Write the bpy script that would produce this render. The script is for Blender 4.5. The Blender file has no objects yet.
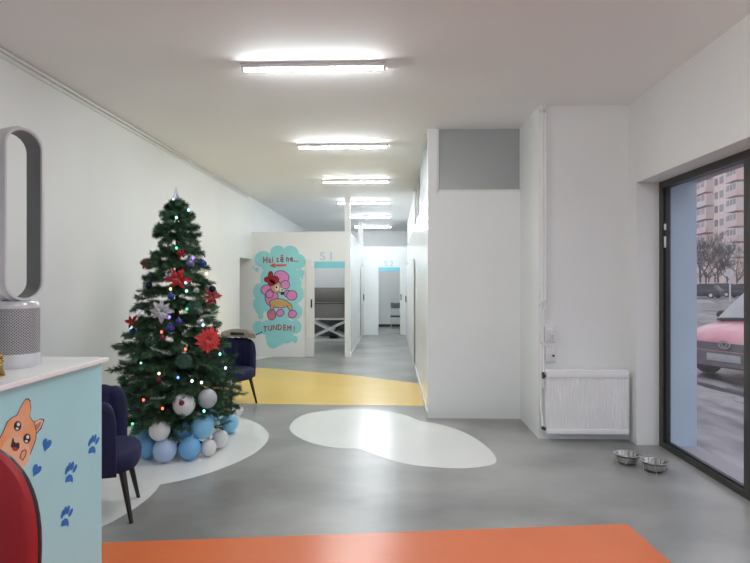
import bpy, bmesh, math, random
from mathutils import Vector, Matrix
PI = math.pi
sc = bpy.context.scene
COL = sc.collection
random.seed(7)

# ------------------------------------------------------------------ camera
F, EYE, TH = 540.0, 1.62, math.atan(18/540)
cs, sn = math.cos(TH), math.sin(TH)
cam = bpy.data.cameras.new('camera'); cam.sensor_width = 36; cam.lens = F/750*36
cam.clip_start = .02; cam.clip_end = 600
co = bpy.data.objects.new('camera', cam); COL.objects.link(co)
co.location = (0, 0, EYE); co.rotation_euler = (PI/2, 0, TH)
sc.camera = co

def ray(px, py):
    u = (px-375)/F; v = (281.5-py)/F
    return Vector((u*cs-sn, cs+u*sn, v))
def at_t(px, py, t): return ray(px, py)*t + Vector((0, 0, EYE))
def at_z(px, py, z=0.0):
    r = ray(px, py); return at_t(px, py, (z-EYE)/r.z)
def at_x(px, py, x):
    r = ray(px, py); return at_t(px, py, x/r.x)
def at_y(px, py, y):
    r = ray(px, py); return at_t(px, py, y/r.y)

# ------------------------------------------------------------------ materials
def mat(name, col, rough=.5, metal=0, spec=.5, noise=None, bump=0, bscale=40, emit=None, estr=0, coat=0, sheen=0, alpha_mix=0, trans=0):
    """principled, optionally with noise = (colour2, scale, detail, lo, hi) and noise bump"""
    m = bpy.data.materials.new(name); m.use_nodes = True
    nt = m.node_tree; b = nt.nodes['Principled BSDF']
    b.inputs['Base Color'].default_value = (*col, 1); b.inputs['Roughness'].default_value = rough
    b.inputs['Metallic'].default_value = metal; b.inputs['Specular IOR Level'].default_value = spec
    if coat: b.inputs['Coat Weight'].default_value = coat; b.inputs['Coat Roughness'].default_value = .15
    if sheen: b.inputs['Sheen Weight'].default_value = sheen; b.inputs['Sheen Roughness'].default_value = .4; b.inputs['Sheen Tint'].default_value = (*[min(1, c*4+.05) for c in col], 1)
    if trans: b.inputs['Transmission Weight'].default_value = trans
    if emit:
        b.inputs['Emission Color'].default_value = (*emit, 1); b.inputs['Emission Strength'].default_value = estr
    if noise or bump:
        tc = nt.nodes.new('ShaderNodeTexCoord')
    if noise:
        c2, scale, det, lo, hi = noise[:5]
        n = nt.nodes.new('ShaderNodeTexNoise'); n.inputs['Scale'].default_value = scale; n.inputs['Detail'].default_value = det
        src = tc.outputs['Object']
        if len(noise) > 5:
            mp = nt.nodes.new('ShaderNodeMapping'); mp.inputs['Scale'].default_value = noise[5]
            nt.links.new(src, mp.inputs[0]); src = mp.outputs[0]
        nt.links.new(src, n.inputs['Vector'])
        r = nt.nodes.new('ShaderNodeValToRGB')
        r.color_ramp.elements[0].position = lo; r.color_ramp.elements[1].position = hi
        r.color_ramp.elements[0].color = (*col, 1); r.color_ramp.elements[1].color = (*c2, 1)
        nt.links.new(n.outputs['Fac'], r.inputs[0]); nt.links.new(r.outputs[0], b.inputs['Base Color'])
    if bump:
        n2 = nt.nodes.new('ShaderNodeTexNoise'); n2.inputs['Scale'].default_value = bscale; n2.inputs['Detail'].default_value = 4
        nt.links.new(tc.outputs['Object'], n2.inputs['Vector'])
        bp = nt.nodes.new('ShaderNodeBump'); bp.inputs['Strength'].default_value = bump; bp.inputs['Distance'].default_value = .01
        nt.links.new(n2.outputs['Fac'], bp.inputs['Height']); nt.links.new(bp.outputs[0], b.inputs['Normal'])
    if alpha_mix:
        out = nt.nodes['Material Output']; t = nt.nodes.new('ShaderNodeBsdfTransparent'); mx = nt.nodes.new('ShaderNodeMixShader')
        mx.inputs[0].default_value = alpha_mix
        nt.links.new(b.outputs[0], mx.inputs[1]); nt.links.new(t.outputs[0], mx.inputs[2]); nt.links.new(mx.outputs[0], out.inputs[0])
    return m

def s2l(r, g, b):
    f = lambda c: (c/255/12.92) if c/255 <= .04045 else ((c/255+.055)/1.055)**2.4
    return (f(r), f(g), f(b))

M = {}
M['wall'] = mat('wall_paint', (.85, .865, .86), .55, noise=((.82, .835, .83), 1.3, 3, .35, .7), bump=.05, bscale=90)
M['hallwall'] = mat('hall_panel_white', (.87, .89, .89), .22, noise=((.85, .87, .87), 1.0, 2, .35, .7), coat=.3)
M['ceil'] = mat('ceiling_paint', (.90, .90, .90), .7, noise=((.88, .88, .88), .9, 3, .35, .7))
M['trim'] = mat('white_trim', (.80, .80, .79), .4, noise=((.76, .76, .75), 3, 2, .3, .7))
M['concrete'] = mat('polished_concrete', (.22, .222, .214), .28, noise=((.41, .413, .40), .8, 10, .36, .66, (1.0, 1.35, 1)), spec=.5)
M['whitefloor'] = mat('white_floor_coating', (.83, .845, .82), .2, noise=((.78, .79, .77), 1.4, 5, .3, .7))
M['yellow'] = mat('yellow_floor_coating', s2l(234, 200, 104), .25, noise=(s2l(228, 194, 100), 1.6, 5, .3, .7))
M['orange'] = mat('orange_floor_coating', s2l(234, 128, 80), .24, noise=(s2l(224, 118, 74), 1.4, 6, .3, .7))
M['darkframe'] = mat('anthracite_frame', (.035, .034, .032), .35, noise=((.045, .044, .042), 6, 2, .3, .7))
M['black'] = mat('black_plastic', (.012, .012, .013), .35, noise=((.018, .018, .019), 9, 2, .3, .7))
M['blackwood'] = mat('black_lacquered_wood', (.012, .010, .010), .3, noise=((.02, .016, .015), 12, 3, .3, .7, (1, 1, .2)))
M['white'] = mat('white_plastic', (.80, .80, .80), .3, noise=((.77, .77, .77), 6, 2, .3, .7))
M['enamel'] = mat('white_enamel', (.93, .93, .93), .3, noise=((.88, .88, .88), 5, 2, .3, .7))
M['navy'] = mat('navy_velvet', (.004, .006, .042), .75, sheen=.08, noise=((.007, .010, .07), 14, 4, .3, .7), bump=.1, bscale=120)
M['counterwhite'] = mat('white_countertop', (.90, .91, .91), .25, noise=((.88, .89, .89), 4, 3, .3, .7))
M['counterblue'] = mat('pale_blue_panel', s2l(178, 232, 240), .5, noise=(s2l(173, 227, 236), 3, 3, .3, .7))
M['silver'] = mat('silver_plastic', (.72, .72, .74), .3, metal=.25, noise=((.69, .69, .71), 8, 2, .3, .7))
M['fangrey'] = mat('grey_inner_liner', (.17, .18, .185), .45, noise=((.19, .20, .205), 8, 2, .3, .7))
M['steel'] = mat('stainless_steel', (.62, .61, .60), .16, metal=1, noise=((.55, .54, .53), 8, 3, .3, .7))
M['chrome'] = mat('chrome', (.7, .7, .7), .1, metal=1, noise=((.66, .66, .66), 5, 2, .3, .7))
M['gold'] = mat('gold', (.42, .27, .09), .25, metal=1, noise=((.5, .33, .12), 30, 2, .3, .7))
M['needles'] = mat('pine_needles', (.012, .045, .022), .6, noise=((.065, .175, .075), 11, 4, .36, .68))
M['frost'] = mat('frosted_tips', (.62, .66, .66), .6, noise=((.35, .42, .38), 40, 3, .4, .7))
M['bark'] = mat('brown_trunk', (.03, .02, .012), .8, noise=((.05, .035, .02), 20, 4, .3, .7, (1, 1, .2)))
M['redfab'] = mat('red_glitter_petals', (.50, .010, .012), .5, noise=((.30, .006, .010), 60, 3, .4, .65), sheen=.2)
M['coral'] = mat('coral_glitter_petals', (.72, .055, .05), .45, noise=((.50, .02, .025), 70, 3, .4, .65))
M['darkred'] = mat('dark_red_petals', (.26, .012, .02), .5, noise=((.4, .05, .06), 60, 3, .45, .65))
M['silverpet'] = mat('silver_glitter_petals', (.62, .62, .64), .4, metal=.3, noise=((.40, .40, .43), 90, 3, .4, .65))
M['bluebau'] = mat('blue_bauble', (.02, .06, .26), .12, metal=.5, noise=((.03, .08, .30), 6, 2, .3, .7))
M['navybau'] = mat('navy_bauble', (.010, .014, .06), .12, metal=.4, noise=((.014, .018, .08), 6, 2, .3, .7))
M['violetbau'] = mat('violet_bauble', (.05, .04, .24), .15, metal=.5, noise=((.07, .05, .3), 6, 2, .3, .7))
M['lilacbau'] = mat('lilac_bauble', (.22, .20, .36), .25, metal=.3, noise=((.07, .06, .2), 60, 3, .4, .6))
M['silverbau'] = mat('silver_bauble', (.5, .5, .52), .15, metal=.8, noise=((.42, .42, .45), 8, 2, .3, .7))
M['redbau'] = mat('red_bauble', (.16, .012, .02), .15, metal=.4, noise=((.2, .02, .03), 8, 2, .3, .7))
M['greenglass'] = mat('dark_green_glass', (.02, .07, .045), .08, noise=((.03, .09, .06), 6, 2, .3, .7), alpha_mix=.45)
M['bal_white'] = mat('white_latex', (.74, .74, .75), .3, noise=((.71, .71, .72), 5, 2, .3, .7))
M['bal_grey'] = mat('pearl_grey_latex', (.46, .49, .52), .3, noise=((.43, .46, .49), 5, 2, .3, .7))
M['bal_peri'] = mat('periwinkle_latex', s2l(178, 199, 232), .3, noise=(s2l(172, 193, 227), 5, 2, .3, .7))
M['bal_sky'] = mat('sky_blue_latex', s2l(118, 178, 226), .28, noise=(s2l(110, 171, 221), 5, 2, .3, .7))
M['bal_light'] = mat('light_blue_latex', s2l(140, 202, 236), .28, noise=(s2l(133, 196, 232), 5, 2, .3, .7))
M['redleather'] = mat('dark_red_leather', (.40, .010, .018), .5, noise=((.36, .009, .016), 6, 4, .3, .7), bump=.03, bscale=200)
M['felt'] = mat('beige_felt', (.24, .205, .165), .8, noise=((.30, .26, .21), 30, 4, .3, .7))
M['cyan'] = mat('cyan_header_paint', s2l(140, 214, 226), .5, noise=(s2l(132, 207, 220), 3, 2, .3, .7))
M['tub'] = mat('taupe_tub', (.25, .23, .21), .35, noise=((.28, .26, .24), 4, 2, .3, .7))
M['signblue'] = mat('pale_blue_lettering', s2l(186, 210, 234), .5, noise=(s2l(180, 204, 230), 9, 2, .3, .7))
M['transom'] = mat('grey_transom_glass', (.46, .49, .485), .25, noise=((.50, .53, .525), 1.2, 3, .3, .7), alpha_mix=.25)
M['valve'] = mat('dark_valve', (.06, .06, .06), .4, metal=.6, noise=((.1, .1, .1), 20, 2, .3, .7))
# mural
M['m_cloud'] = mat('mural_turquoise', s2l(158, 226, 230), .6, noise=(s2l(148, 220, 225), 4, 3, .3, .7))
M['m_pink'] = mat('mural_pink', s2l(228, 150, 206), .6, noise=(s2l(216, 134, 194), 14, 3, .3, .7))
M['m_purple'] = mat('mural_purple', s2l(110, 62, 120), .6, noise=(s2l(104, 58, 114), 9, 2, .3, .7))
M['m_rose'] = mat('mural_rose', s2l(224, 134, 164), .6, noise=(s2l(196, 104, 134), 9, 2, .3, .7))
M['m_tan'] = mat('mural_tan', s2l(216, 180, 122), .6, noise=(s2l(205, 166, 108), 12, 2, .3, .7))
M['m_red'] = mat('mural_red', s2l(176, 34, 44), .6, noise=(s2l(160, 28, 40), 12, 2, .3, .7))
M['m_dark'] = mat('mural_dark', s2l(44, 30, 38), .6, noise=(s2l(52, 36, 44), 12, 2, .3, .7))
M['m_letter'] = mat('mural_lettering_red', s2l(222, 70, 88), .6, noise=(s2l(186, 52, 66), 12, 2, .3, .7))
M['m_arrow'] = mat('mural_arrow_pink', s2l(226, 116, 128), .6, noise=(s2l(196, 88, 100), 12, 2, .3, .7))
M['m_white'] = mat('mural_white', s2l(236, 236, 230), .6, noise=(s2l(230, 230, 224), 12, 2, .3, .7))
# counter painting
M['p_orange'] = mat('dog_orange', s2l(240, 158, 102), .6, noise=(s2l(240, 180, 140), 9, 2, .35, .65))
M['p_cream'] = mat('dog_cream', s2l(244, 198, 164), .6, noise=(s2l(242, 190, 154), 9, 2, .3, .7))
M['p_blue'] = mat('paw_blue', s2l(44, 122, 204), .6, noise=(s2l(40, 114, 196), 12, 2, .3, .7))
M['p_black'] = mat('paint_black', s2l(28, 22, 22), .6, noise=(s2l(34, 28, 28), 12, 2, .3, .7))
M['p_white'] = mat('paint_white', s2l(240, 240, 238), .6, noise=(s2l(234, 234, 232), 12, 2, .3, .7))
M['p_red'] = mat('paint_red', s2l(196, 52, 60), .6, noise=(s2l(188, 46, 54), 12, 2, .3, .7))
M['p_mauve'] = mat('paint_mauve', s2l(190, 140, 140), .6, noise=(s2l(184, 132, 134), 12, 2, .3, .7))
# outside
M['bluewall'] = mat('blue_render', s2l(198, 222, 238), .7, noise=(s2l(192, 216, 233), 2, 3, .3, .7))
M['soffit'] = mat('grey_soffit', (.42, .41, .43), .7, noise=((.46, .45, .47), 2, 3, .3, .7))
M['street'] = mat('wet_slush_asphalt', (.09, .088, .092), .35, noise=((.46, .455, .47), 1.3, 10, .40, .72, (1.7, .6, 1)), bump=.3, bscale=8)
M['snow'] = mat('dirty_snow', (.70, .71, .74), .7, noise=((.55, .56, .59), 3, 4, .3, .7))
M['pinkwall'] = mat('pale_pink_render', s2l(240, 229, 221), .8, noise=(s2l(230, 212, 205), .08, 4, .3, .7))
M['pinkbal'] = mat('rosy_balcony', s2l(226, 208, 203), .8, noise=(s2l(230, 212, 208), .2, 3, .3, .7))
M['balwhite'] = mat('pale_balcony', s2l(230, 224, 222), .8, noise=(s2l(220, 210, 210), .2, 3, .3, .7))
M['winDark'] = mat('dark_window_glass', (.26, .25, .26), .15, noise=((.38, .36, .36), .3, 2, .3, .7))  # far panes lightened, distance haze put into the colour
M['twig'] = mat('bare_bark', (.13, .115, .115), .9, noise=((.17, .15, .15), 2, 3, .3, .7))  # twig tone raised to carry the haze in its colour
M['carred'] = mat('faded_red_car_paint', s2l(226, 140, 152), .3, noise=(s2l(234, 178, 186), 2.5, 5, .4, .7), coat=.5)
M['cargrey'] = mat('dirty_car_trim', (.15, .145, .15), .5, noise=((.24, .235, .24), 4, 4, .3, .7))
M['carblack'] = mat('car_rubber', (.02, .02, .02), .6, noise=((.035, .035, .035), 5, 3, .3, .7))
M['carglass'] = mat('car_window_glass', (.04, .045, .05), .08, noise=((.06, .065, .07), 2, 2, .3, .7))
M['frostglass'] = mat('snow_covered_windscreen', (.88, .90, .90), .5, noise=((.80, .82, .83), 3, 4, .3, .7))
M['lamp'] = mat('headlight_lens', (.55, .55, .56), .1, noise=((.4, .4, .42), 9, 2, .3, .7))
M['plate'] = mat('licence_plate', (.6, .6, .62), .4, noise=((.5, .5, .52), 9, 2, .3, .7))
M['darkcar'] = mat('dark_car_paint', (.05, .05, .06), .3, noise=((.07, .07, .08), 2, 2, .3, .7))

def glass_mat(name, tint, gloss):
    m = bpy.data.materials.new(name); m.use_nodes = True; nt = m.node_tree; nt.nodes.clear()
    o = nt.nodes.new('ShaderNodeOutputMaterial'); mx = nt.nodes.new('ShaderNodeMixShader')
    t = nt.nodes.new('ShaderNodeBsdfTransparent'); g = nt.nodes.new('ShaderNodeBsdfGlossy')
    t.inputs[0].default_value = (*tint, 1); g.inputs['Roughness'].default_value = .02; g.inputs[0].default_value = (.9, .9, .9, 1)
    lw = nt.nodes.new('ShaderNodeLayerWeight'); lw.inputs[0].default_value = .5
    pw = nt.nodes.new('ShaderNodeMath'); pw.operation = 'POWER'; pw.inputs[1].default_value = 5
    ml = nt.nodes.new('ShaderNodeMath'); ml.operation = 'MULTIPLY_ADD'; ml.inputs[1].default_value = .6; ml.inputs[2].default_value = gloss*.4
    nt.links.new(lw.outputs['Facing'], pw.inputs[0]); nt.links.new(pw.outputs[0], ml.inputs[0])
    nt.links.new(ml.outputs[0], mx.inputs[0]); nt.links.new(t.outputs[0], mx.inputs[1]); nt.links.new(g.outputs[0], mx.inputs[2])
    nt.links.new(mx.outputs[0], o.inputs[0]); return m
M['glass'] = glass_mat('window_glass', (.93, .92, .95), .10)

def emit_mat(name, col, strength):
    m = bpy.data.materials.new(name); m.use_nodes = True; nt = m.node_tree; nt.nodes.clear()
    o = nt.nodes.new('ShaderNodeOutputMaterial'); e = nt.nodes.new('ShaderNodeEmission')
    e.inputs[0].default_value = (*col, 1); e.inputs[1].default_value = strength
    nt.links.new(e.outputs[0], o.inputs[0]); return m
M['tube_warm'] = emit_mat('tube_light_neutral', (.945, .985, 1.0), 98.0)
M['tube_cool'] = emit_mat('tube_light_cool', (.90, .96, 1.0), 104.0)

def dot_mat():
    """perforated silver sheet: rows of dark round holes set by angle and height"""
    m = mat('perforated_grille', (.55, .54, .55), .4, metal=.4); nt = m.node_tree; b = nt.nodes['Principled BSDF']
    tc = nt.nodes.new('ShaderNodeTexCoord'); sx = nt.nodes.new('ShaderNodeSeparateXYZ'); nt.links.new(tc.outputs['Object'], sx.inputs[0])
    def mth(op, a, bb=None):
        n = nt.nodes.new('ShaderNodeMath'); n.operation = op
        for k, q in enumerate((a, bb)):
            if q is None: continue
            if isinstance(q, (int, float)): n.inputs[k].default_value = q
            else: nt.links.new(q, n.inputs[k])
        return n.outputs[0]
    ang = mth('ARCTAN2', sx.outputs[1], sx.outputs[0])
    a = mth('SINE', mth('MULTIPLY', ang, 44.0)); z = mth('SINE', mth('MULTIPLY', sx.outputs[2], 520.0))
    h = mth('GREATER_THAN', mth('MULTIPLY', a, z), .22)
    mx = nt.nodes.new('ShaderNodeMix'); mx.data_type = 'RGBA'
    mx.inputs[6].default_value = (.50, .49, .50, 1); mx.inputs[7].default_value = (.09, .085, .085, 1)
    nt.links.new(h, mx.inputs[0]); nt.links.new(mx.outputs[2], b.inputs['Base Color']); return m
M['grille'] = dot_mat()

# ------------------------------------------------------------------ mesh helpers
def NB(): return bmesh.new()
def face(b, vs, mi=0):
    try:
        f = b.faces.new(vs); f.material_index = mi; return f
    except ValueError: return None
def box(b, lo, hi, mi=0, bev=0, rot=None):
    (x0, y0, z0), (x1, y1, z1) = lo, hi
    vs = [Vector(p) for p in ((x0,y0,z0),(x1,y0,z0),(x1,y1,z0),(x0,y1,z0),(x0,y0,z1),(x1,y0,z1),(x1,y1,z1),(x0,y1,z1))]
    if rot is not None:
        c = Vector(((x0+x1)/2, (y0+y1)/2, (z0+z1)/2)); vs = [c+rot@(v-c) for v in vs]
    vs = [b.verts.new(v) for v in vs]
    fs = [face(b, [vs[i] for i in q], mi) for q in ((0,3,2,1),(4,5,6,7),(0,1,5,4),(1,2,6,5),(2,3,7,6),(3,0,4,7))]
    if bev:
        es = list({e for f in fs for e in f.edges})
        r = bmesh.ops.bevel(b, geom=es, offset=bev, segments=3, affect='EDGES', profile=.5)
        for f in r['faces']: f.material_index = mi
def loft(b, rings, mi=0, cap=True, closed=True, loop=False):
    R = [[b.verts.new(p) for p in ring] for ring in rings]
    n = len(R[0])
    pairs = list(zip(R, R[1:])) + ([(R[-1], R[0])] if loop else [])
    for A, B in pairs:
        for i in range(n if closed else n-1):
            j = (i+1) % n; face(b, [A[i], A[j], B[j], B[i]], mi)
    if cap and not loop:
        face(b, R[0][::-1], mi); face(b, R[-1], mi)
def tube(b, pts, r, n=8, mi=0, cap=True):
    pts = [Vector(p) for p in pts]; k = len(pts)
    rs = r if isinstance(r, (list, tuple)) else [r]*k
    rings = []; up = None
    for i, p in enumerate(pts):
        d = (pts[min(i+1, k-1)]-pts[max(i-1, 0)]).normalized()
        if up is None:
            a = Vector((0, 0, 1)) if abs(d.z) < .9 else Vector((1, 0, 0)); up = d.cross(a).normalized()
        up = (up-d*up.dot(d)).normalized(); w = d.cross(up)
        rings.append([p+rs[i]*(up*math.cos(2*PI*j/n)+w*math.sin(2*PI*j/n)) for j in range(n)])
    loft(b, rings, mi, cap)
def lathe(b, prof, c=(0,0,0), n=24, mi=0, sx=1, sy=1):
    """prof: list of (r, z), closed at ends with caps when r > 0"""
    c = Vector(c); rings = [[c+Vector((max(r, 1e-4)*sx*math.cos(2*PI*j/n), max(r, 1e-4)*sy*math.sin(2*PI*j/n), z)) for j in range(n)] for r, z in prof]
    loft(b, rings, mi, True)
def ball(b, c, r, nu=16, nv=10, mi=0, neck=0):
    if isinstance(r, (int, float)): r = (r, r, r)
    c = Vector(c); rings = []
    for i in range(nv+1):
        a = -PI/2+PI*i/nv; q = max(math.cos(a), .004); z = math.sin(a)
        if neck and z < 0: z *= 1+neck*z*z
        rings.append([c+Vector((r[0]*q*math.cos(2*PI*j/nu), r[1]*q*math.sin(2*PI*j/nu), r[2]*z)) for j in range(nu)])
    loft(b, rings, mi, True)
def prism(b, pts, ext, mi=0):
    """flat polygon pts pushed along vector ext"""
    ext = Vector(ext); A = [b.verts.new(Vector(p)) for p in pts]; B = [b.verts.new(Vector(p)+ext) for p in pts]
    n = len(A); face(b, A[::-1], mi); face(b, B, mi)
    for i in range(n): face(b, [A[i], A[(i+1) % n], B[(i+1) % n], B[i]], mi)
def spline(pts, k=6, closed=True):
    pts = [Vector(p) for p in pts]; n = len(pts); out = []
    for i in range(n if closed else n-1):
        g = (lambda j: pts[j % n]) if closed else (lambda j: pts[max(0, min(n-1, j))])
        p0, p1, p2, p3 = g(i-1), g(i), g(i+1), g(i+2)
        for q in range(k):
            t = q/k
            out.append(.5*((2*p1)+(p2-p0)*t+(2*p0-5*p1+4*p2-p3)*t*t+(3*p1-p0-3*p2+p3)*t**3))
    if not closed: out.append(pts[-1])
    return out
def text_into(b, body, frame, size, mi=0, thick=.002, shear=0):
    """letters laid into the mesh; frame = (origin, right, up) vectors"""
    cu = bpy.data.curves.new('lettering', 'FONT'); cu.body = body; cu.size = size; cu.extrude = thick/2; cu.align_x = 'CENTER'
    cu.shear = shear
    o = bpy.data.objects.new('lettering', cu); COL.objects.link(o)
    dg = bpy.context.evaluated_depsgraph_get(); me = bpy.data.meshes.new_from_object(o.evaluated_get(dg))
    bpy.data.objects.remove(o); bpy.data.curves.remove(cu)
    O, R, U = (Vector(q) for q in frame); N = R.cross(U)
    vs = [b.verts.new(O+R*v.co.x+U*v.co.y+N*v.co.z) for v in me.vertices]
    for p in me.polygons: face(b, [vs[i] for i in p.vertices], mi)
    bpy.data.meshes.remove(me)
def fin(b, name, mats, parent=None, local=False, sharp=.7, normals=True):
    if normals: bmesh.ops.recalc_face_normals(b, faces=b.faces)
    me = bpy.data.meshes.new(name); b.to_mesh(me); b.free()
    if not isinstance(mats, (list, tuple)): mats = [mats]
    for m in mats: me.materials.append(M[m])
    me.polygons.foreach_set('use_smooth', [True]*len(me.polygons))
    if sharp: me.set_sharp_from_angle(angle=sharp)
    o = bpy.data.objects.new(name, me); COL.objects.link(o)
    if parent is not None:
        o.parent = parent
        if not local:
            off = parent.location.copy()
            if parent.parent is not None: off += parent.parent.location
            me.transform(Matrix.Translation(-off))
    elif not local:                                   # origin at the base of the mesh
        n = len(me.vertices); c = sum((v.co for v in me.vertices), Vector())/n
        c.z = min(v.co.z for v in me.vertices)
        me.transform(Matrix.Translation(-c)); o.location = c
    me.update(); return o
def tag(o, label, cat, group=None, kind=None):
    if label: o['label'] = label
    if cat: o['category'] = cat
    if group: o['group'] = group
    if kind: o['kind'] = kind
    return o
def thing(name, label, cat, loc, rz=0, group=None):
    o = bpy.data.objects.new(name, None); COL.objects.link(o); o.empty_display_size = .1
    o.location = loc; o.rotation_euler = (0, 0, rz); return tag(o, label, cat, group)
def struct(o, label=None):
    o['kind'] = 'structure'
    if label: o['label'] = label
    return o
def dup(root, loc, rz=None, label=None):
    r = root.copy(); COL.objects.link(r); r.location = loc
    if rz is not None: r.rotation_euler = (0, 0, rz)
    if label: r['label'] = label
    for ch in list(root.children):
        c = ch.copy(); COL.objects.link(c); c.parent = r
        for g in list(ch.children):
            d = g.copy(); COL.objects.link(d); d.parent = c
    return r

# ------------------------------------------------------------------ room shell
XL, XR, XW, H, HP = -3.04, 2.41, 2.66, 3.43, 2.68
YR, YB, YM, YE, YF = 5.62, 6.42, 11.53, 16.3, 19.35
XHL, XHR = -.915, .415
Y0 = -3.0

# floor with its painted areas
b = NB()
box(b, (-4.7, Y0-.2, -.12), (2.72, YF+.2, 0), 0)
def paint(pts, mi, h=.0015):
    prism(b, [(p[0], p[1], 0.0002) for p in pts], (0, 0, h), mi)
blob = [(150,190),(165,172),(200,158),(260,150),(330,148),(390,153),(440,164),(478,178),(520,185),(575,202),(620,225),(650,250),(665,272),(660,285),(630,292),(580,296),(520,294),(450,287),(400,275),(345,255),(320,247),(270,245),(210,235),(170,218),(152,203)]
paint(spline([at_z(230+x/2.5, 350+y/2.5) for x, y in blob], 4), 1)
lob = [(500,62),(550,75),(585,98),(600,122),(590,150),(550,185),(480,220),(400,250),(310,275),(225,292)]
lob2 = [(225,292),(205,318),(170,350),(120,385),(60,420),(20,440)]
p1 = spline([at_z(95+x/3.453, 400+y/3.453) for x, y in lob], 4, False)
p2 = spline([at_z(95+x/3.453, 400+y/3.453) for x, y in lob2], 4, False)
rest = [Vector((-2.35, 2.95, 0)), Vector((-2.75, 2.9, 0)), Vector((-3.03, 3.2, 0)), Vector((-3.03, 5.7, 0)), Vector((-2.7, 6.2, 0)), Vector((-2.2, 6.45, 0)), Vector((-1.85, 6.45, 0))]
paint(p1+p2[1:]+rest, 1)
yl = [(XL+.005, at_z(246, 366).y+.0), *[(at_z(x, y).x, at_z(x, y).y) for x, y in ((290,370),(350,375),(418,383.5))]]
yl += [(XHR-.002, at_z(420, 383.7).y), (XHR-.002, at_z(424, 406).y), (at_z(250, 404).x, at_z(250, 404).y), (XL+.005, at_z(250, 404).y)]
paint(yl, 2)
a0, a1, a2 = at_z(100.6, 543), at_z(627, 524), at_z(671, 563)
d = (a2-a1).normalized(); e = (a0-a1).normalized()
paint([a1, a1+e*4.0, Vector((-3.0, .6, 0)), a1+d*2.9], 3)
floor = struct(fin(b, 'floor', ['concrete', 'whitefloor', 'yellow', 'orange']), 'grey polished concrete floor with white, yellow and orange painted shapes')

b = NB(); box(b, (-4.7, Y0-.2, H), (2.72, YF+.2, H+.15)); struct(fin(b, 'ceiling', 'ceil'))
# left wall with the door opening before the mural
oy0, oy1, oz = 10.62, YM, 2.1
b = NB()
box(b, (XL-.3, Y0, 0), (XL, oy0, H)); box(b, (XL-.3, oy1, 0), (XL, YF, H)); box(b, (XL-.3, oy0, oz), (XL, oy1, H))
box(b, (-4.7, oy0-1, 0), (-4.6, oy1+.4, H)); box(b, (-4.6, oy0-1, 0), (XL-.3, oy0-.9, H)); box(b, (-4.6, oy1, 0), (XL-.3, oy1+.1, H))
struct(fin(b, 'wall_left', 'wall'))
b = NB(); box(b, (-4.7, Y0-.2, 0), (-1.6, Y0, H)); box(b, (2.3, Y0-.2, 0), (2.72, Y0, H)); box(b, (-1.6, Y0-.2, 2.6), (2.3, Y0, H)); struct(fin(b, 'wall_back', 'wall'))
b = NB()  # unseen glazing added in the back wall to let in more daylight
for x0 in (-1.6, -.33, .94, 2.22): box(b, (x0, Y0-.14, 0), (x0+.08, Y0-.06, 2.6))
box(b, (-1.6, Y0-.14, 0), (2.3, Y0-.06, .08)); box(b, (-1.6, Y0-.14, 2.52), (2.3, Y0-.06, 2.6)); w = struct(fin(b, 'added_window', 'darkframe'), 'unseen glazed front added behind the camera for daylight')
for x0 in (-1.52, -.25, 1.02):
    b = NB(); box(b, (x0, Y0-.106, .08), (x0+1.19, Y0-.094, 2.52)); fin(b, 'pane', 'glass', w)
b = NB(); box(b, (XL, YF, 0), (2.72, YF+.2, H)); struct(fin(b, 'wall_far', 'wall'))
# street wall: lintel over the window, the pillar beside it and the solid part behind the camera
b = NB()
box(b, (XR, -1.0, 2.6), (2.72, 5.43, H)); box(b, (XR, 5.43, 0), (2.72, YR+.02, H)); box(b, (XR, Y0, 0), (2.72, -1.0, H))
box(b, (XR+.1, YR+.02, 0), (2.72, YF, H))
struct(fin(b, 'wall_right', 'wall'))
b = NB(); box(b, (1.5, YR, 0), (XR+.1, YR+.25, H)); box(b, (1.5, YR+.25, 0), (1.75, YB+.1, H)); struct(fin(b, 'wall_radiator', 'wall'))
b = NB(); box(b, (XHR, YB, 0), (1.5, YB+.1, HP)); box(b, (XHR, YB, HP), (.525, YB+.1, H)); struct(fin(b, 'wall_bay', 'wall'))
b = NB()
box(b, (XHR, YB+.1, 0), (XHR+.1, YE, HP)); box(b, (XHR+.02, 6.75, HP), (XHR+.1, 8.6, H), 1); box(b, (XHR+.02, 10.9, HP), (XHR+.1, YE, H), 2)
M['bulkhead'] = mat('grey_blue_bulkhead', (.36, .40, .42), .6, noise=((.39, .43, .45), 2, 3, .3, .7))
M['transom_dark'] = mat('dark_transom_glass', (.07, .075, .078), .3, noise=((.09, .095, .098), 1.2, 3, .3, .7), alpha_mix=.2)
struct(fin(b, 'wall_hall_right', ['hallwall', 'bulkhead', 'wall']))
# mural partition with door opening
dx0, dx1, dz = at_y(313.8, 300, YM).x, at_y(344.7, 300, YM).x, 2.05
b = NB(); box(b, (XL, YM, 0), (dx0, YM+.1, HP)); box(b, (dx1, YM, 0), (XHL, YM+.1, HP)); box(b, (dx0, YM, dz), (dx1, YM+.1, HP))
box(b, (dx0, YM-.004, dz-.14), (dx1, YM+.09, dz), 1)
struct(fin(b, 'wall_mural', ['wall', 'cyan']))
b = NB(); box(b, (XHL-.09, YM+.1, 0), (XHL, YE, HP)); struct(fin(b, 'wall_hall_left', 'hallwall'))
ex0, ex1 = at_y(378.5, 300, YE).x, at_y(400, 300, YE).x
b = NB(); box(b, (XL, YE, 0), (ex0, YE+.1, HP)); box(b, (ex1, YE, 0), (XHR+.1, YE+.1, HP)); box(b, (ex0, YE, dz), (ex1, YE+.1, HP))
box(b, (ex0, YE-.004, dz-.12), (ex1, YE+.09, dz), 1)
struct(fin(b, 'wall_hall_end', ['hallwall', 'cyan']))
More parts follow.
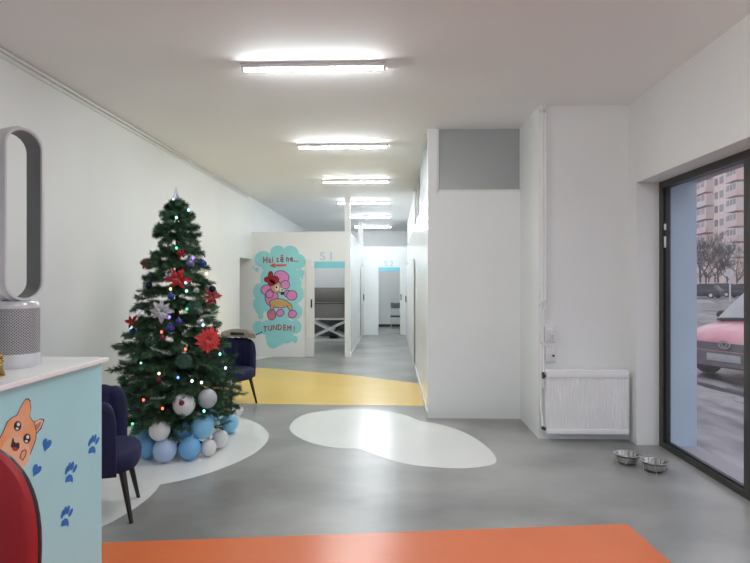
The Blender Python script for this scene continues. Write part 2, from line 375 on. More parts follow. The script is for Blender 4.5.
# posts standing on the partitions up to the ceiling
for k, (x0, y0, w) in enumerate(((XHL-.118, YM, .118), (-1.05, YE, .14))):
    b = NB(); box(b, (x0, y0, HP), (x0+w, y0+.1, H)); struct(fin(b, f'trim_{k+1}', 'trim'))
b = NB(); box(b, (XL, Y0, H-.035), (XL+.03, YM-.3, H-.008), 0, .004); box(b, (XL, Y0, H-.075), (XL+.016, YM-.3, H-.05), 0, .003); struct(fin(b, 'trim_3', 'trim'))
b = NB(); box(b, (XHR-.012, YB+.02, 0), (XHR, YE, .07)); struct(fin(b, 'baseboard_right', 'trim'))
b = NB(); box(b, (XHL, YM+.02, 0), (XHL+.012, YE, .07)); box(b, (dx1, YM-.012, 0), (XHL+.012, YM, .07)); struct(fin(b, 'baseboard_left', 'trim'))
b = NB(); box(b, (XL, YF-.015, 0), (2.4, YF, .09)); struct(fin(b, 'baseboard_far', 'darkframe'))
b = NB(); q = [at_z(245.5, 363.5), at_z(272, 356.8), Vector((XL, YM-.005, 0))]; q[0].x = XL
prism(b, [(p.x, p.y, .0005) for p in q], (0, 0, .012)); struct(fin(b, 'trim_4', 'trim'))

# hall glazing above the partitions
b = NB(); box(b, (.545, YB+.04, HP+.03), (1.5, YB+.05, H)); w = fin(b, 'window_2', 'transom'); struct(w, 'grey transom pane above the bay wall')
b = NB(); box(b, (.525, YB+.02, HP), (.545, YB+.07, H)); box(b, (.525, YB+.02, HP), (1.5, YB+.07, HP+.03)); fin(b, 'window_frame', 'trim', w)
b = NB(); box(b, (XHR+.05, YB+.1, HP), (XHR+.06, 6.75, H)); box(b, (XHR+.05, 8.6, HP), (XHR+.06, 10.9, H)); w = fin(b, 'window_3', 'transom_dark'); struct(w, 'grey transom panes above the hall partition')
b = NB()
for y in (YB+.1, 8.6, 9.75, 10.86): box(b, (XHR+.02, y, HP), (XHR+.08, y+.04, H))
fin(b, 'window_frame', 'trim', w)

# doors of the hall
def door(n, root_lo, root_hi, hx, hy, hz, axis):
    b = NB(); box(b, root_lo, root_hi, 0, .004); d = struct(fin(b, f'door_{n}', 'trim'))
    b = NB()
    if axis == 'y':
        box(b, (hx-.014, hy-.03, hz-.09), (hx+.014, hy, hz+.09), 0, .005)
    else:
        s = axis; box(b, (min(hx, hx+s*.03), hy-.02, hz-.09), (max(hx, hx+s*.03), hy+.02, hz+.09), 0, .005)
    fin(b, 'door_handle', 'black', d)
door(1, (at_y(306, 300, YM).x, YM-.045, .012), (dx0+.01, YM-.008, dz+.03), dx0-.04, YM-.045, 1.15, 'y')
door(2, (ex1, YE-.045, .012), (XHR-.016, YE-.008, dz+.03), ex1+.03, YE-.045, 1.15, 'y')
door(3, (XHL+.014, 15.2, .012), (XHL+.034, 16.05, dz), XHL+.034, 16.0, 1.15, 1)
door(4, (XHR-.034, 10.2, .012), (XHR-.014, 15.6, dz), XHR-.034, 15.4, 1.12, -1)

# street window
b = NB()
fx0, fx1 = XW-.03, XW+.05
box(b, (fx0, -1.0, 0), (fx1, 5.43, .055)); box(b, (fx0, -1.0, 2.535), (fx1, 5.43, 2.6)); box(b, (fx0, 5.365, .055), (fx1, 5.43, 2.535)); box(b, (fx0, -1.0, .055), (fx1, -.9, 2.535))
w = struct(fin(b, 'window_1', 'darkframe'), 'tall dark framed street window')
for y0 in (3.99, 1.5):
    b = NB(); box(b, (fx0-.01, y0, .055), (fx1, y0+.14, 2.535), 0, .006); fin(b, 'mullion', 'darkframe', w)
for y0, y1 in ((4.13, 5.365), (1.64, 3.99), (-.9, 1.5)):
    b = NB(); box(b, (XW+.005, y0, .055), (XW+.017, y1, 2.535)); fin(b, 'pane', 'glass', w)
b = NB(); box(b, (XW-.01, 5.345, .055), (XW+.004, 5.365, 2.535)); box(b, (XW-.01, 4.13, .055), (XW+.004, 5.345, .07)); fin(b, 'gasket', 'black', w)
b = NB(); box(b, (XW-.025, 5.33, 1.95), (XW-.01, 5.35, 2.06), 0, .003); box(b, (XW-.025, 5.33, 2.12), (XW-.01, 5.35, 2.18), 0, .003); fin(b, 'hinge', 'silver', w)
# outer reveal: blue rendered jamb, grey soffit and step
b = NB(); box(b, (2.72, 5.43, -.14), (2.995, 6.0, 3.6), 0); box(b, (2.72, -1.2, -.14), (3.02, -1.0, 3.6), 0)
box(b, (2.72, -1.0, 2.6), (2.995, 5.43, 3.6), 1); box(b, (2.72, -1.0, -.14), (3.02, 5.43, -.01), 1)
struct(fin(b, 'wall_outside', ['bluewall', 'soffit']), 'blue rendered outer jamb and grey soffit of the street window')

# ------------------------------------------------------------------ ceiling tube lights
def make_light():
    t = thing('ceiling_light', '', 'ceiling light', (0, 0, 0), 0, 'tube lights along the ceiling')
    b = NB(); a0, a1 = math.radians(-22), math.radians(202)
    ring = lambda x, r: [(x, r*math.cos(a0+(a1-a0)*k/10), -.030+r*math.sin(a0+(a1-a0)*k/10)) for k in range(11)]+[(x, -r*.8, -.033), (x, r*.8, -.033)]
    loft(b, [ring(-.575, .029), ring(.575, .029)]); box(b, (-.58, -.02, -.012), (.58, .02, 0)); fin(b, 'housing', 'white', t, True)
    b = NB(); a0, a1 = math.radians(203), math.radians(337); ring = lambda x: [(x, .0285*math.cos(a0+(a1-a0)*k/16), -.030+.0285*math.sin(a0+(a1-a0)*k/16)) for k in range(17)]
    loft(b, [ring(-.575), ring(.575)]); fin(b, 'diffuser', 'tube_warm', t, True)
    for s in (-1, 1):
        b = NB(); ring = lambda x: [(x, .032*math.cos(2*PI*k/18), -.030+.032*math.sin(2*PI*k/18)) for k in range(18)]
        loft(b, [ring(s*.575), ring(s*.60)]); fin(b, 'end_cap', 'white', t, True)
    return t
LY = [4.46, 7.08, 9.58, 12.18, 14.8, 17.5, 1.85, -.75]
LL = ['long bright tube light on the ceiling nearest the camera, above the orange and grey floor',
      'second tube light from the camera, on the ceiling in front of the yellow floor band',
      'third tube light from the camera, on the ceiling just before the mural partition',
      'fourth tube light from the camera, partly behind the nearer white post',
      'fifth tube light from the camera, ceiling light over the hall',
      'farthest tube light, smallest and lowest in view, near the far wall',
      'unseen tube light on the ceiling, set right of the row to brighten the bay wall', 'unseen tube light behind the camera, set right of the row to brighten the bay wall']
L0 = make_light()
cool = None
for k, y in enumerate(LY):
    o = L0 if k == 0 else dup(L0, (0, 0, 0))
    o.location = (-.66 if k < 6 else 1.05, y, H); o.rotation_euler = (0, 0, 0); o['label'] = LL[k]  # unseen pair set right of the row to brighten bay and radiator walls
    if 3 <= k <= 5:
        for ch in o.children:
            if ch.name.startswith('diffuser'):
                if cool is None:
                    cool = ch.data.copy(); cool.materials[0] = M['tube_cool']
                ch.data = cool

# ------------------------------------------------------------------ mural on the partition
mu = thing('wall_mural', 'turquoise cloud mural with a pink poodle and red lettering on the white partition wall', 'mural', at_y(278, 345, YM))
lay = [0]
def pm(px, py, k): p = at_y(px, py, YM); p.y = YM-.0012-.0007*k; return p
def disc(b, px, py, rx, ry, k, mi=0, n=20, rot=0):
    c, s = math.cos(rot), math.sin(rot)
    prism(b, [pm(px+rx*math.cos(2*PI*i/n)*c-ry*math.sin(2*PI*i/n)*s, py+rx*math.cos(2*PI*i/n)*s+ry*math.sin(2*PI*i/n)*c, k) for i in range(n)], (0, .0004, 0), mi)
def Z6(x, y): return 235+x/4.333, 235+y/4.333
def Z5(x, y): return 245+x/9.386, 240+y/9.386
def ZL(x, y): return 245+x/9.386, 290+y/9.386
b = NB()
cl = [(185,75,32,30),(240,80,36,34),(122,105,38,36),(272,115,34,34),(190,125,80,52),(195,190,86,70),(185,255,82,72),(112,300,34,36),(250,210,38,40),(256,255,42,44),(258,332,34,36),(205,318,76,48),(110,245,32,36),(112,352,12,14),(108,325,20,20),
      (102,402,26,30),(150,402,46,34),(215,398,52,34),(262,398,27,30),(178,440,46,42),(165,462,28,30),(222,440,34,30),(260,452,11,16),(190,370,40,14),
      (95,150,9,9),(80,142,4,4),(283,166,18,18),(291,186,6,6)]
for i, (x, y, rx, ry) in enumerate(cl): disc(b, *Z6(x, y), rx/4.333, ry/4.333, .02*i, 0, 28)
fin(b, 'cloud', 'm_cloud', mu)
b = NB()
def blobp(x, y, rx, ry, k, mi, Z, rot=0):
    disc(b, *Z(x, y), (rx+7)/9.386, (ry+7)/9.386, k, 1, 20, rot); disc(b, *Z(x, y), rx/9.386, ry/9.386, k+.4, mi, 20, rot)
blobp(345, 345, 68, 52, 2, 0, Z5, .4); blobp(378, 420, 38, 36, 3, 0, Z5); blobp(205, 468, 52, 44, 3, 0, Z5); blobp(440, 520, 46, 42, 3, 0, Z5)
blobp(250, 70, 58, 78, 3.5, 0, ZL); blobp(400, 35, 30, 30, 2.5, 0, ZL)
blobp(320, 125, 88, 40, 4.5, 2, ZL, .05); blobp(420, 155, 16, 36, 4.5, 2, ZL, -.4); blobp(255, 165, 14, 30, 4.5, 2, ZL)
blobp(250, 232, 36, 46, 5.5, 3, ZL); blobp(332, 215, 32, 28, 5.5, 0, ZL, -.4); blobp(445, 225, 36, 32, 5.5, 0, ZL, -.4)
blobp(230, 40, 32, 32, 5, 0, ZL)
blobp(292, 440, 46, 58, 6, 2, Z5, -.5)
disc(b, *Z5(300, 448), 2.2, 2.8, 7, 5); disc(b, *Z5(345, 468), 1.8, 2.2, 7, 5)
disc(b, *Z5(296, 444), .9, 1.2, 7.5, 4); disc(b, *Z5(347, 468), .8, 1.0, 7.5, 4); disc(b, *Z5(352, 500), 2, 1.7, 7.5, 4)
fin(b, 'poodle', ['m_pink', 'm_purple', 'm_tan', 'm_rose', 'm_dark', 'm_white'], mu)
b = NB()
for x, y, rx, ry, r in ((240, 335, 20, 38, .1), (210, 372, 26, 22, .3), (275, 375, 40, 34, -.3), (250, 400, 30, 26, 0)):
    disc(b, *Z5(x, y), (rx+6)/9.386, (ry+6)/9.386, 8, 1, 20, r); disc(b, *Z5(x, y), rx/9.386, ry/9.386, 8.4, 0, 20, r)
fin(b, 'bow', ['m_red', 'm_dark'], mu)
b = NB()
pxm = at_y(281, 280, YM).x-at_y(280, 280, YM).x
def word(body, px, py, cap, mi, k):
    for ox, oy, m_, kk in ((.3, .35, 'm_dark', 9.2), (0, 0, 'm_letter', 10)):
        b = NB(); text_one(b, body, px+ox, py+oy, cap, kk)
        if m_ == 'm_letter': b0 = b
        else: bs = b
    n0 = len(bs.faces)
    me_ = bpy.data.meshes.new('tmp'); b0.to_mesh(me_); bs.from_mesh(me_); bs.faces.ensure_lookup_table()
    for f in bs.faces[n0:]: f.material_index = 1
    bpy.data.meshes.remove(me_); b0.free()
    fin(bs, 'letter', ['m_dark', 'm_letter'], mu, sharp=0)
def text_one(b, body, px, py, cap, k, mi=0):
    text_into(b, body, (pm(px, py, k), (.74, 0, 0), (0, 0, 1)), cap*pxm/.70, mi, .0006)
for body, px, py in (('H', 265.2, 262.8), ('a', 269.6, 262.5), ('i', 272.6, 262.3), ('s', 277.6, 261.8), ('ă', 281.8, 261.6), ('n', 287.4, 261.4), ('e', 291.4, 261.3), ('.', 294.2, 261.3), ('.', 296, 261.4), ('.', 297.8, 261.5)):
    word(body, px, py, 6.4, 0, 10)
T = 'TUNDEM!'
for i, chx in enumerate(T):
    f = (i-3)/3; px = 279.5+14.5*f; py = 329.8+1.6*f*f
    word(chx, px, py, 5.6, 0, 10)
for i, (px, py) in enumerate(((256.6, 334.5), (259.0, 333.4), (261.4, 332.2))): disc(b, px, py, .85, .8, 9.5, 1)
fin(b, 'leading_dots', ['m_letter', 'm_dark'], mu, sharp=0)
b = NB()
ar = [(225,240),(285,215),(285,228),(390,226),(392,248),(285,250),(285,264)]
prism(b, [pm(*Z5(x, y), 9) for x, y in ar], (0, .0004, 0)); fin(b, 'arrow', 'm_arrow', mu)
# door signs over the two doors
for body, px, py, Y, cap, lab in (('S 1', 326.6, 260.0, YM, 8.0, 'pale blue number lettered over the nearer treatment room door'), ('S 2', 388.6, 266.0, YE, 5.2, 'pale blue number lettered over the door at the end of the hall')):
    p = at_y(px, py, Y); p.y = Y-.003; ds = thing('door_sign', lab, 'sign', p)
    for chx, nm, ox in ((body[0], 'letter', -.5), (body[2], 'number', .55)):
        b = NB(); text_into(b, chx, (p+Vector((ox*cap*Y/F, 0, 0)), (1.15, 0, 0), (0, 0, 1)), cap*Y/F/.70, 0, .004); fin(b, nm, 'signblue', ds, sharp=0)

# ------------------------------------------------------------------ reception counter
CX, CY, CH = -1.466, 2.745, 1.23
rc = thing('reception_counter', 'pale blue reception counter with white top, painted with an orange dog and blue paws', 'counter', (-1.8, 1.6, 0))
b = NB(); box(b, (-2.12, .5, CH-.022), (CX, CY, CH), 0, .003); fin(b, 'countertop', 'counterwhite', rc)
b = NB(); box(b, (-2.08, .55, .0), (-1.5, CY-.012, CH-.022), 0); fin(b, 'cabinet', 'counterblue', rc)
def pc(px, py, k): p = at_x(px, py, -1.5); p.x = -1.4995+.0006*k; return p
def poly(b, pts, k, mi): prism(b, [pc(x, y, k) for x, y in pts], (-.0003, 0, 0), mi)
def oval(b, px, py, rx, ry, rot, k, mi, n=16):
    c, s = math.cos(rot), math.sin(rot)
    poly(b, [(px+rx*math.cos(2*PI*i/n)*c-ry*math.sin(2*PI*i/n)*s, py+rx*math.cos(2*PI*i/n)*s+ry*math.sin(2*PI*i/n)*c) for i in range(n)], k, mi)
def ZD(x, y): return (x/11.26, 395+y/11.26)
head = [(40,400),(80,305),(130,258),(190,228),(215,170),(245,112),(275,62),(308,47),(332,75),(340,160),(326,245),(352,285),(378,312),(400,420),(390,500),(372,560),(330,660),(290,710),(200,760),(60,760),(-60,700),(-40,560)]
hp = [ZD(*q) for q in head]
cx = sum(p[0] for p in hp)/len(hp); cyy = sum(p[1] for p in hp)/len(hp)
b = NB()
ear = [ZD(*q) for q in [(372,312),(440,276),(478,276),(484,300),(450,372),(396,440)]]
poly(b, [(x+(1 if x > 37 else 0), y+(.8 if y > 425 else -.8)) for x, y in ear], 1, 2); poly(b, ear, 1.6, 1); poly(b, [ZD(*q) for q in [(390,345),(440,305),(462,302),(440,362),(400,410)]], 2.2, 4)
poly(b, [(cx+(x-cx)*1.05+.1, cyy+(y-cyy)*1.04) for x, y in hp], 2.6, 2); poly(b, hp, 3.2, 0)
oval(b, 14, 455, 15, 19, .35, 3.8, 1)
for ex, ey in ((16.9, 426), (26.2, 438.6)):
    oval(b, ex, ey, 3.7, 5.1, .15, 4.4, 2); oval(b, ex+.7, ey-1.6, 1.5, 1.9, 0, 5, 3); oval(b, ex-.6, ey+2.6, 1.5, 1.2, 0, 5, 3)
poly(b, [(11.6,438.5),(12.6,437.6),(13.4,441.5),(15.2,443.2),(17.2,442.4),(18.8,443.6),(18.6,448),(16,451),(12.6,450.6),(10,446)], 4.4, 2)
oval(b, 14.2, 448.6, 2.6, 1.6, .2, 5, 5)
poly(b, [(18.6,457),(21,451),(24.2,449.2),(26,451),(25,456),(22,461)], 4.4, 2); poly(b, [(19.6,456.8),(21.5,452),(24,450.2),(25,451.4),(24.2,455.6),(21.8,459.8)], 5, 0)
fin(b, 'painted_dog', ['p_orange', 'p_cream', 'p_black', 'p_white', 'p_mauve', 'p_red'], rc)
def heart(px, py, s, rot):
    b = NB(); pts = []
    for i in range(28):
        t = 2*PI*i/28; x = 16*math.sin(t)**3/16*s*.62; y = -(13*math.cos(t)-5*math.cos(2*t)-2*math.cos(3*t)-math.cos(4*t))/15*s
        pts.append((px+x*math.cos(rot)-y*math.sin(rot), py+x*math.sin(rot)+y*math.cos(rot)))
    poly(b, pts, 1, 0); o = fin(b, 'painted_heart', 'p_blue', rc)
heart(46.4, 444.5, 7.2, .28); heart(36.2, 470, 7.0, .45)
def paw(px, py, s):
    b = NB()
    for dx, dy, r in ((-3.2, -1.2, .28), (-.6, -4.6, .22), (2.3, -5.6, .24), (4.9, -3.0, .42)): oval(b, px+dx*s, py+dy*s, 1.45*s, 4.7*s, r, 1, 0)
    poly(b, [(px-5.2*s, py+11*s), (px-3.9*s, py+5.6*s), (px-1*s, py+2.8*s), (px+1.9*s, py+3.4*s), (px+3.1*s, py+7.2*s), (px+2.6*s, py+11.4*s), (px+.6*s, py+9.6*s), (px-1.8*s, py+10.4*s)], 1, 0)
    fin(b, 'painted_paw', 'p_blue', rc)
paw(92.6, 443.5, .92); paw(69.8, 471.5, 1.0); paw(65.6, 515.5, 1.0)

# tower fan on the counter
fp = at_t(16.6, 366, 2.49); fp.z = CH
fan = thing('tower_fan', 'silver bladeless tower fan with a tall open loop on the white countertop', 'fan', fp, math.radians(66))
b = NB(); lathe(b, [(.098, 0), (.101, .006), (.098, .03), (.093, .055), (.091, .062)], n=40); fin(b, 'base', 'silver', fan, True)
b = NB(); lathe(b, [(.091, .062), (.0915, .066), (.0915, .262), (.091, .268)], n=48); fin(b, 'grille', 'grille', fan, True)
b = NB()
for a0, a1 in ((-PI/2+1.0, -PI/2+1.5),):
    n = 8; A = [(.0935*math.cos(a0+(a1-a0)*i/n), .0935*math.sin(a0+(a1-a0)*i/n)) for i in range(n+1)]
    loft(b, [[(x, y, .064) for x, y in A]+[(x*.95, y*.95, .064) for x, y in A[::-1]], [(x, y, .266) for x, y in A]+[(x*.95, y*.95, .266) for x, y in A[::-1]]])
fin(b, 'side_panel', 'silver', fan, True)
b = NB(); lathe(b, [(.0925, .268), (.093, .272), (.092, .29), (.084, .30)], n=40); fin(b, 'collar', 'silver', fan, True)
# loop: stadium path swept with a rounded section; front lip is silver, the lining grey
LW, LZ0, LZ1 = .0985, .292, 1.10
def stad(hw, z0, z1, y, n=14):
    pts = []
    for i in range(n+1): a = PI*i/n; pts.append((hw*math.cos(a), y, z1-hw+hw*math.sin(a)))
    for i in range(n+1): a = PI+PI*i/n; pts.append((hw*math.cos(a), y, z0+hw+hw*math.sin(a)))
    return pts
b = NB()
prof = [(.010, -.064), (.020, -.062), (.023, -.054), (.0, -.03), (0, .045), (.006, .058), (.013, .060)]
loft(b, [stad(LW-i, LZ0+i, LZ1-i, y) for i, y in prof], cap=False); fin(b, 'loop_shell', 'silver', fan, True)
b = NB(); loft(b, [stad(LW-i, LZ0+i, LZ1-i, y) for i, y in ((.023, -.054), (.024, -.04), (.022, .02), (.020, .055), (.013, .060))], cap=False); fin(b, 'loop_lining', 'fangrey', fan, True)
b = NB(); lathe(b, [(.006, 0), (.0075, .002), (.004, .006)], (0, -.01, LZ1-.001), 12); fin(b, 'top_button', 'redbau', fan, True)

# gold ornament
gp = at_z(.3, 376, CH); gp.z = CH
g = thing('gold_ornament', 'small gold beaded ornament at the left end of the white countertop', 'ornament', gp)
b = NB(); lathe(b, [(.016, 0), (.017, .004), (.006, .012), (.005, .03), (.010, .036), (.011, .044), (.006, .052)], gp, 14)
for k in range(3):
    a = 2*PI*k/3; tube(b, [gp+Vector((.004*math.cos(a), .004*math.sin(a), .03)), gp+Vector((.014*math.cos(a), .014*math.sin(a), .014)), gp+Vector((.017*math.cos(a), .017*math.sin(a), .002))], .004, 6)
fin(b, 'stem', 'gold', g)
b = NB(); ball(b, gp+Vector((0, 0, .062)), .013, 12, 8); ball(b, gp+Vector((0, 0, .082)), .010, 12, 8); ball(b, gp+Vector((.009, 0, .076)), .006, 8, 6); fin(b, 'beads', 'gold', g)

# ------------------------------------------------------------------ red chair by the counter
rcx, rcy, rz_ = -1.166, 1.44, .897
rd = thing('visitor_chair', 'dark red padded chair with a rounded black-edged back in front of the counter', 'chair', (rcx, rcy-.2, 0))
def sup(cx, cz, rx, rz, y, n=48, e=2.3):
    out = []
    for i in range(n):
        a = 2*PI*i/n; c, s = math.cos(a), math.sin(a)
        out.append((cx+rx*abs(c)**(2/e)*(1 if c >= 0 else -1), y, cz+rz*abs(s)**(2/e)*(1 if s >= 0 else -1)))
    return out
b = NB(); loft(b, [sup(rcx, rz_, .20*q, .282*q, rcy+y) for q, y in ((.2, -.036), (.6, -.034), (.9, -.028), (.98, -.018), (1, -.006), (1, .0))]); fin(b, 'back_pad', 'redleather', rd)
b = NB(); loft(b, [sup(rcx+.007, rz_, .20*q, .282*q, rcy+y) for q, y in ((.97, .0), (.98, .003), (.98, .012), (.96, .018), (.88, .02))]); fin(b, 'back_shell', 'black', rd)
b = NB(); loft(b, [[(x, y*1.0, z) for x, z2, y in [(p[0], p[1], p[2]) for p in sup(rcx, rcy-.24, .22*q, .22*q, 0)]] for q, z in ((.9, .42), (1, .43), (1.02, .455), (.98, .485), (.8, .50), (.3, .505))]); fin(b, 'seat', 'redleather', rd)
b = NB(); box(b, (rcx-.03, rcy-.06, .40), (rcx+.03, rcy-.03, .42)); tube(b, [(rcx-.12, rcy-.10, .415), (rcx-.12, rcy+.03, .43), (rcx-.12, rcy+.045, .62), (rcx-.12, rcy+.03, .85)], .012, 8); tube(b, [(rcx+.12, rcy-.10, .415), (rcx+.12, rcy+.03, .43), (rcx+.12, rcy+.045, .62), (rcx+.12, rcy+.03, .85)], .012, 8)
fin(b, 'back_bracket', 'black', rd)
for sx in (-1, 1):
    for sy in (-1, 1):
        b = NB(); tube(b, [(rcx+sx*.14, rcy-.24+sy*.14, .43), (rcx+sx*.19, rcy-.24+sy*.19, 0)], [.016, .011], 10); fin(b, 'leg', 'black', rd)

# ------------------------------------------------------------------ navy velvet chairs
def make_velvet():
    t = thing('velvet_armchair', '', 'chair', (0, 0, 0), 0, 'navy velvet armchairs')
    def ring(z, q, cx=.02): 
        return [(cx+.275*q*abs(math.cos(a))**(2/2.6)*(1 if math.cos(a) >= 0 else -1), .275*q*abs(math.sin(a))**(2/2.6)*(1 if math.sin(a) >= 0 else -1), z) for a in [2*PI*i/40 for i in range(40)]]
    b = NB(); loft(b, [ring(.335, .86), ring(.34, .93), ring(.37, .99), ring(.42, 1.0), ring(.455, .97), ring(.475, .90), ring(.485, .75), ring(.488, .3)]); fin(b, 'seat', 'navy', t, True)
    b = NB(); rings = []; n = 84; Ra = .292; LA = .17; tot = PI*Ra+2*LA
    for i in range(n+1):
        q = tot*i/n; f = abs(q-tot/2)/(tot/2)
        if q < LA: pc_ = Vector((LA-q, -Ra, 0)); dirv = Vector((0, -1, 0))
        elif q > tot-LA: pc_ = Vector((q-(tot-LA), Ra, 0)); dirv = Vector((0, 1, 0))
        else:
            ph = (q-LA)/Ra; dirv = Vector((-math.sin(ph), -math.cos(ph), 0)); pc_ = dirv*Ra
        top = .845-.05*max(0, (f-.72)/.28)**2
        e_ = max(0, (f-.90)/.10); top -= .09*(1-math.sqrt(max(0, 1-e_*e_)))
        ch = .012*abs(math.sin(q*PI/.088)); th = .058*math.sqrt(max(.2, 1-max(0, (f-.95)/.05)**2))
        def P(r, z): return pc_+dirv*(r-Ra+.018*(z-.35)/.5)+Vector((0, 0, z))
        Ro = Ra
        rings.append([P(Ro-.01, .335), P(Ro, .36), P(Ro+.002, .5), P(Ro, top-.05), P(Ro-.006, top-.012), P(Ro-th*.5, top+ch*.8), P(Ro-th+.004-ch*.2, top-.014), P(Ro-th-ch, top-.06), P(Ro-th-ch, .6), P(Ro-th-ch, .46), P(Ro-th, .34)])
    loft(b, rings); fin(b, 'backrest', 'navy', t, True, sharp=1.2)
    for sx, sy in ((1, 1), (1, -1), (-1, 1), (-1, -1)):
        b = NB(); tube(b, [(.02+sx*.17, sy*.17, .345), (.02+sx*.235, sy*.225, 0)], [.024, .013], 12); fin(b, 'leg', 'blackwood', t, True)
    return t
va = make_velvet(); va.location = (-2.07, 3.69, 0); va.rotation_euler = (0, 0, math.radians(20)); va['label'] = 'navy blue velvet armchair with black legs just beyond the end of the counter'
c2 = at_z(229.5, 406)
vb = dup(va, (-2.15, 7.07, 0), math.radians(-30), 'navy blue velvet armchair behind the right side of the Christmas tree, on the yellow floor')
# beige bag on that chair's back
a = math.radians(-108)
def vb_pt(x, y, z): return Vector((-2.15+x*math.cos(a)-y*math.sin(a), 7.07+x*math.sin(a)+y*math.cos(a), z))
bg = thing('felt_bag', 'beige felt bag with dark slot handle resting on the far navy armchair', 'bag', vb_pt(-.28, 0, .86))
b = NB(); rings = []
for i in range(13):
    ph = -.95+1.9*i/12
    def Q(r, z): return vb_pt(.02-r*math.cos(ph), r*math.sin(ph), z)
    w = .12*(1-.4*abs(ph/.95)**3)
    rings.append([Q(.225, .865), Q(.235, .865+w*.5), Q(.262, .865+w*.85), Q(.31, .865+w*.9), Q(.335, .865+w*.5), Q(.34, .862)])
loft(b, rings); fin(b, 'bag_body', 'felt', bg)
b = NB(); rings = []
for i in range(9):
    ph = -.55+.9*i/8
    def Q(r, z): return vb_pt(.02-r*math.cos(ph), r*math.sin(ph), z)
    rings.append([Q(.226, .893), Q(.230, .925), Q(.250, .935), Q(.246, .90)])
loft(b, rings); fin(b, 'handle_slot', 'black', bg)

# ------------------------------------------------------------------ Christmas tree
TT = 5.3
tb = at_t(177, 300, TT); TX, TY = tb.x, tb.y
VD = Vector((TX, TY, 0)).normalized()               # from the camera to the tree
RADII = [(2.44, .02), (2.40, .05), (2.33, .10), (2.27, .15), (2.08, .21), (1.93, .24), (1.73, .295), (1.54, .35), (1.34, .40), (1.14, .455), (1.0, .515), (.85, .54), (.70, .585), (.555, .61), (.41, .605), (.26, .52), (.15, .40)]
def rad(z):
    if z >= RADII[0][0]: return .05
    for (za, ra), (zb, rb) in zip(RADII, RADII[1:]):
        if zb <= z <= za: return rb+(ra-rb)*(z-zb)/(za-zb)
    return RADII[-1][1]
tree = thing('christmas_tree', 'tall green artificial Christmas tree standing on the white painted floor by the left wall', 'Christmas tree', (TX, TY, 0))
b = NB(); tube(b, [(TX, TY, 0), (TX, TY, 1.2), (TX, TY, 2.4)], [.028, .022, .008], 10)
for k in range(3):
    aa = 2*PI*k/3+.4; tube(b, [(TX, TY, .14), (TX+.16*math.cos(aa), TY+.16*math.sin(aa), .05), (TX+.24*math.cos(aa), TY+.24*math.sin(aa), .012)], .011, 6)
fin(b, 'trunk', 'bark', tree)
rnd = random.Random(11)
class Raw:
    def __init__(s): s.v = []; s.f = []
    def needle(s, p, d, l, w, side):
        i = len(s.v); q = p+d*l; m = p+d*l*.5
        s.v += [p-side*w*.5, p+side*w*.5, m+side*w*.5, q, m-side*w*.5]; s.f.append((i, i+1, i+2, i+3, i+4))
    def build(s, name, m, parent):
        off = parent.location; me = bpy.data.meshes.new(name)
        me.from_pydata([(v-off)[:] for v in s.v], [], s.f); me.materials.append(M[m])
        o = bpy.data.objects.new(name, me); COL.objects.link(o); o.parent = parent; return o
green, frost = Raw(), Raw()
wood = NB()
def brush(R, p0, p1, nn, L, w):
    ax = p1-p0; ln = ax.length; ax = ax.normalized()
    s0 = ax.orthogonal().normalized(); s1 = ax.cross(s0)
    for i in range(nn):
        t = (i+rnd.random())/nn; th = rnd.uniform(0, 2*PI)
        out = s0*math.cos(th)+s1*math.sin(th); lean = rnd.uniform(.35, .9)+.9*max(0, t-.75)
        d = (out+ax*lean).normalized(); side = ax.cross(out).normalized()
        R.needle(p0+ax*ln*t, d, L*rnd.uniform(.7, 1.1)*(1-.25*t), w, side)
z = .30; tier = 0
while z < 2.36:
    R_ = rad(z)
    nb = max(6, int(8+R_*20))
    for k in range(nb):
        th = 2*PI*(k+rnd.uniform(-.3, .3))/nb+tier*.37
        r_out = R_*rnd.uniform(.82, 1.06); r0 = .03
        lift = rnd.uniform(-.05, .03); droop = -.10*r_out
        base = Vector((TX, TY, z+.05+lift*.4)); dv = Vector((math.cos(th), math.sin(th), 0))
        tip = base+dv*r_out+Vector((0, 0, droop+lift*.8))
        mid = base+dv*(r_out*.5)+Vector((0, 0, droop*.3+.02))
        tube(wood, [base+dv*r0, mid, tip-dv*.05], [.006, .004, .003], 4)
        brush(green, mid-(mid-base)*.75, tip, int(130+220*r_out), .066, .0046)
        side = Vector((-dv.y, dv.x, 0)); nt_ = int(1+r_out*7)
        for q in range(nt_):
            t = .35+.6*(q+.5)/nt_; s_ = 1 if q % 2 else -1
            p = base.lerp(tip, t)+Vector((0, 0, .02*math.sin(PI*t)))
            ln = r_out*.36*(1.1-t*.5)
            e = p+(dv*.75+side*s_*.75).normalized()*ln+Vector((0, 0, rnd.uniform(-.05, .04)))
            brush(green, p, e, int(66+150*ln), .06, .0046)
            if rnd.random() < .030 and R_ > .25: brush(frost, p.lerp(e, .25), e+Vector((0, 0, .012)), 60, .038, .005)
    tier += 1; z += .132 if z < 1.9 else .10
for k in range(10):
    aa = 2*PI*k/10; p = Vector((TX, TY, 2.30+.006*k)); brush(green, p, p+Vector((.05*math.cos(aa), .05*math.sin(aa), .07)), 70, .05, .0042)
brush(green, Vector((TX, TY, 2.30)), Vector((TX, TY, 2.46)), 60, .05, .0042)
def tp(px, py, k=.92, back=0):
    """point on the camera side of the tree surface seen at this spot"""
    for _ in range(3):
        p = at_t(px, py, TT) if _ == 0 else p
        lat = abs((p-Vector((TX, TY, p.z))).cross(VD).length) if False else abs((px-177)*TT/F)
        r = rad(p.z)*k; dd = math.sqrt(max(.022, r*r-min(lat, r)**2))
        p = at_t(px, py, TT-dd+back)
    return p
